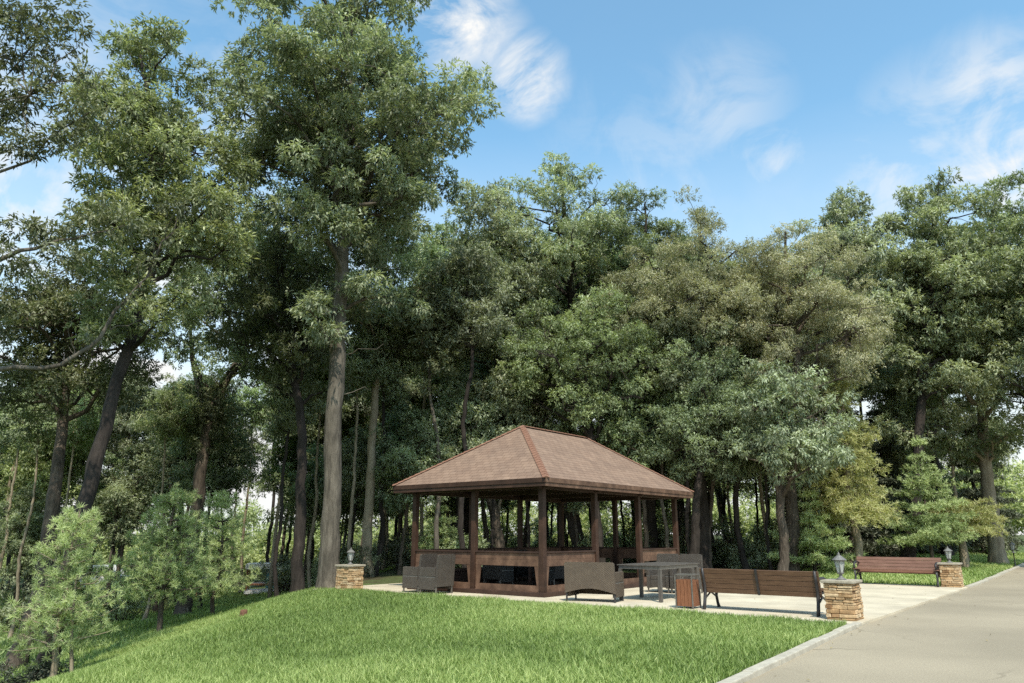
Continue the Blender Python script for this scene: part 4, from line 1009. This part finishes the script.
# inside the gazebo: low table and dark chairs
it = thing('gazebo_table', 'dark low table standing inside the gazebo', 'table', st(GS0 + 2.9, GT0 + 2.2, .10), ROT)
b = MB(); b.box(-1.0, -.42, .68, 1.0, .42, .72, .006); b.build('tabletop', M['wood_dark'], it)
for x in (-.9, .9):
    for y in (-.34, .34):
        b = MB(); b.box(x - .035, y - .035, 0, x + .035, y + .035, .678, .003); b.build('leg', M['wood_dark'], it)
G4 = 'dark chairs inside the gazebo'; lab4 = 'one of the dark wicker chairs half hidden inside the gazebo'
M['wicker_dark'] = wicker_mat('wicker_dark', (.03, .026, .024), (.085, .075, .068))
dc = make_chair('gazebo_chair', lab4, 'chair', .58, .56, .84, M['wicker_dark'], st(GS0 + 2.2, GT0 + 1.3, .10), ROT, G4)
for x, y, a in ((3.6, 1.3, 0), (2.2, 3.1, 180), (3.6, 3.1, 180), (1.1, 2.2, -90), (4.9, 2.2, 90)):
    c = copy_tree(dc); c.location = st(GS0 + x, GT0 + y, .10); c.rotation_euler = (0, 0, ROT + R(a))

# ------------------------------------------------------------------ things glimpsed down the slope
def car(u, v, Y, label):
    p = P(u, v, Y); t = thing('parked_car', label, 'car', (p[0], p[1], hz(p[0], p[1])), R(12))
    prof = [(-2.05, .32), (-2.1, .55), (-2.0, .80), (-1.55, .88), (-1.05, 1.33), (-.5, 1.43), (.45, 1.42), (1.05, .93), (1.75, .82), (2.08, .66), (2.1, .35)]
    b = MB(); b.prism(prof, -.82, .82, 'y'); bmesh.ops.bevel(b.bm, geom=b.bm.edges[:], offset=.05, segments=2, affect='EDGES'); b.build('body', M['white_paint'], t)
    for y0, y1 in ((-.845, -.825), (.825, .845)):
        b = MB(); b.prism([(-1.35, .92), (-.98, 1.28), (-.1, 1.35), (-.1, .92)], y0, y1, 'y'); b.build('window', M['car_glass'], t)
        b = MB(); b.prism([(-.02, .92), (-.02, 1.35), (.42, 1.34), (.88, .95)], y0, y1, 'y'); b.build('window', M['car_glass'], t)
    for x in (-1.3, 1.32):
        for y in (-.76, .76):
            m = MB(); m.tube([(x, y - .11, .31), (x, y + .11, .31)], .31, 16); w = m.build('wheel', M['rubber'], t)
            m = MB(); m.tube([(x, y - .12, .31), (x, y + .12, .31)], .18, 12); m.build('rim', M['steel'], w)
    return t
car(97, 616, 42, 'white car parked beyond the trees down the slope')
p = P(266, 603, 38); zg = hz(p[0], p[1])
t = thing('stall', 'small white-roofed stall with teal panel glimpsed through trees past the lawn crest', 'stall', (p[0], p[1], zg), R(14))
b = MB(); b.box(-1.0, -.6, 1.30, .85, .8, 1.38, .01); b.box(-1.03, -.63, 1.12, .88, -.60, 1.36, .01); b.build('roof', M['white_paint'], t)
b = MB(); b.box(-.05, -.5, .25, .55, -.45, 1.1, .01); b.build('panel', M['teal'], t)
b = MB(); b.box(-.95, -.55, .38, .9, .5, .46, .01); b.build('counter', M['orange_paint'], t)
b = MB(); b.box(-1.0, -.7, 0, .9, .6, .15, .01); b.build('floor', M['white_paint'], t)
for x in (-.93, .78):
    for y in (-.52, .72):
        b = MB(); b.box(x - .04, y - .04, 0, x + .04, y + .04, 1.3, .004); b.build('post', M['wood_bin'], t)
# low light wall down the slope
p = P(158, 614, 40); t = thing('low_wall', 'low pale wall with coping glimpsed behind the second young pine', 'wall', (p[0], p[1], hz(p[0], p[1])), R(6))
b = MB(); b.box(-2.2, -.12, -.2, 2.2, .12, .75, .01); b.build('masonry', M['orange_paint'], t)
b = MB(); b.box(-2.25, -.17, .753, 2.25, .17, .92, .01); b.build('coping', M['white_paint'], t)
# pole near the stall
p = P(269, 604, 30); t0 = hz(p[0], p[1])
b = MB(); b.tube([(0, 0, -.1), (.01, 0, 1.5), (.06, .02, 3.2), (.10, .02, 4.2)], [.085, .075, .065, .045], 9); o = b.build('wooden_pole', M['bark_pale'], None, (p[0], p[1], t0))
o['label'] = 'thin pale wooden pole in front of the white-roofed stall'; o['category'] = 'pole'
# unidentified reddish spot on the lawn crest, made up as a stump
p = P(243, 622, 17.6); t = thing('stump_stand_in', 'unidentified small reddish spot, made up as a stump, at the lawn crest', 'stump', (p[0], p[1], hz(p[0], p[1])))
m = MB(); m.lathe([(.12, -.05), (.09, .05), (.08, .12), (.075, .17), (.05, .18)], 11); m.build('wood', M['stump'], t)

# ------------------------------------------------------------------ sky and sun
EL, SAZ = R(54), R(9)             # sun behind the camera, a little to its right
sd = Vector((math.sin(SAZ) * math.cos(EL), -math.cos(SAZ) * math.cos(EL), math.sin(EL)))
sl = bpy.data.lights.new('sun', 'SUN'); sl.energy = 5.0; sl.angle = R(.53); sl.color = (1, .93, .80)
so = link(bpy.data.objects.new('sun', sl)); so.rotation_euler = sd.to_track_quat('Z', 'Y').to_euler()
w = bpy.data.worlds.new('World'); scene.world = w; w.use_nodes = True
nt = w.node_tree; nt.nodes.clear(); L = nt.links.new
out = nt.nodes.new('ShaderNodeOutputWorld'); bg = nt.nodes.new('ShaderNodeBackground'); L(bg.outputs[0], out.inputs[0])
sk = nt.nodes.new('ShaderNodeTexSky'); sk.sky_type = 'NISHITA'; sk.sun_disc = False; sk.sun_elevation = EL; sk.sun_rotation = math.atan2(sd.x, sd.y)
sk.air_density = 1.0; sk.dust_density = 1.2; sk.ozone_density = 1.2
SKY_STRENGTH = .15
bg.inputs[1].default_value = SKY_STRENGTH
tc = nt.nodes.new('ShaderNodeTexCoord')
def wm(op, a, b_=None, c=None, clamp=False):
    n = nt.nodes.new('ShaderNodeMath'); n.operation = op; n.use_clamp = clamp
    for i, x in enumerate((a, b_, c)):
        if x is None: continue
        if hasattr(x, 'is_output') or hasattr(x, 'links'): L(x, n.inputs[i])
        else: n.inputs[i].default_value = x
    return n.outputs[0]
def mapped(scale, rot=(0, 0, 0)):
    m = nt.nodes.new('ShaderNodeMapping'); m.inputs['Scale'].default_value = scale; m.inputs['Rotation'].default_value = rot; L(tc.outputs['Generated'], m.inputs['Vector']); return m.outputs[0]
def noise(vec, sc, det=8, rgh=.6, dis=.0):
    n = nt.nodes.new('ShaderNodeTexNoise'); n.inputs['Scale'].default_value = sc; n.inputs['Detail'].default_value = det; n.inputs['Roughness'].default_value = rgh; n.inputs['Distortion'].default_value = dis; L(vec, n.inputs['Vector']); return n.outputs['Fac']
def blob(u, v, r0, r1):
    d = ray(u, v); d = d / np.linalg.norm(d)
    n = nt.nodes.new('ShaderNodeVectorMath'); n.operation = 'DISTANCE'; L(tc.outputs['Generated'], n.inputs[0]); n.inputs[1].default_value = tuple(d)
    mr = nt.nodes.new('ShaderNodeMapRange'); mr.interpolation_type = 'SMOOTHSTEP'; L(n.outputs['Value'], mr.inputs[0])
    mr.inputs[1].default_value = r0 / F; mr.inputs[2].default_value = r1 / F; mr.inputs[3].default_value = 1; mr.inputs[4].default_value = 0
    return mr.outputs[0]
nA = noise(mapped((1, 1, 1)), 11, 10, .60, .8)
nB = noise(mapped((1.0, 1.0, 2.2), (.2, .5, .3)), 4, 8, .6, 1.0)
fac = None
for u, v, r0, r1, k in ((526, 78, 8, 54, 1.1), (452, 8, 16, 70, 1.15), (492, 42, 0, 52, .55), (770, 158, 0, 50, .45), (720, 110, 0, 90, .32), (990, 95, 0, 78, .6), (930, 130, 0, 90, .35), (1020, 178, 10, 100, .8), (900, 190, 0, 100, .45),
                        (40, 165, 5, 60, .6), (10, 150, 5, 80, .6), (0, 470, 60, 520, .9), (250, 470, 60, 380, .8), (660, 200, 0, 180, .25)):
    x = wm('MULTIPLY', blob(u, v, r0, r1), k)
    fac = x if fac is None else wm('MAXIMUM', fac, x)
nn = wm('MULTIPLY_ADD', nA, .6, wm('MULTIPLY', nB, .4))
mr = nt.nodes.new('ShaderNodeMapRange'); L(nn, mr.inputs[0]); mr.inputs[1].default_value = .38; mr.inputs[2].default_value = .55; mr.inputs[3].default_value = 0; mr.inputs[4].default_value = 1.25
cl = wm('MULTIPLY', fac, mr.outputs[0], clamp=True)
# thin veil everywhere, thicker to the horizon
sep = nt.nodes.new('ShaderNodeSeparateXYZ'); L(tc.outputs['Generated'], sep.inputs[0])
hzn = nt.nodes.new('ShaderNodeMapRange'); L(sep.outputs[2], hzn.inputs[0]); hzn.inputs[1].default_value = .50; hzn.inputs[2].default_value = .06; hzn.inputs[3].default_value = .03; hzn.inputs[4].default_value = 1.05
veil = wm('MULTIPLY', hzn.outputs[0], wm('MULTIPLY_ADD', nB, .9, .45), clamp=True)
cl = wm('MAXIMUM', cl, veil)
tintm = nt.nodes.new('ShaderNodeMixRGB'); tintm.blend_type = 'MULTIPLY'; tintm.inputs[0].default_value = 1; tintm.inputs[2].default_value = (1.48, 2.04, 1.92, 1); L(sk.outputs[0], tintm.inputs[1])
mixc = nt.nodes.new('ShaderNodeMixRGB'); L(cl, mixc.inputs[0]); L(tintm.outputs[0], mixc.inputs[1]); mixc.inputs[2].default_value = (6.6, 6.6, 6.5, 1)
L(mixc.outputs[0], bg.inputs[0])

scene.view_settings.view_transform = 'Standard'; scene.view_settings.look = 'None'; scene.view_settings.exposure = 0
c = scene.cycles; c.max_bounces = 5; c.diffuse_bounces = 3; c.glossy_bounces = 2; c.transmission_bounces = 4; c.transparent_max_bounces = 4; c.caustics_reflective = False; c.caustics_refractive = False

c.use_denoising = False
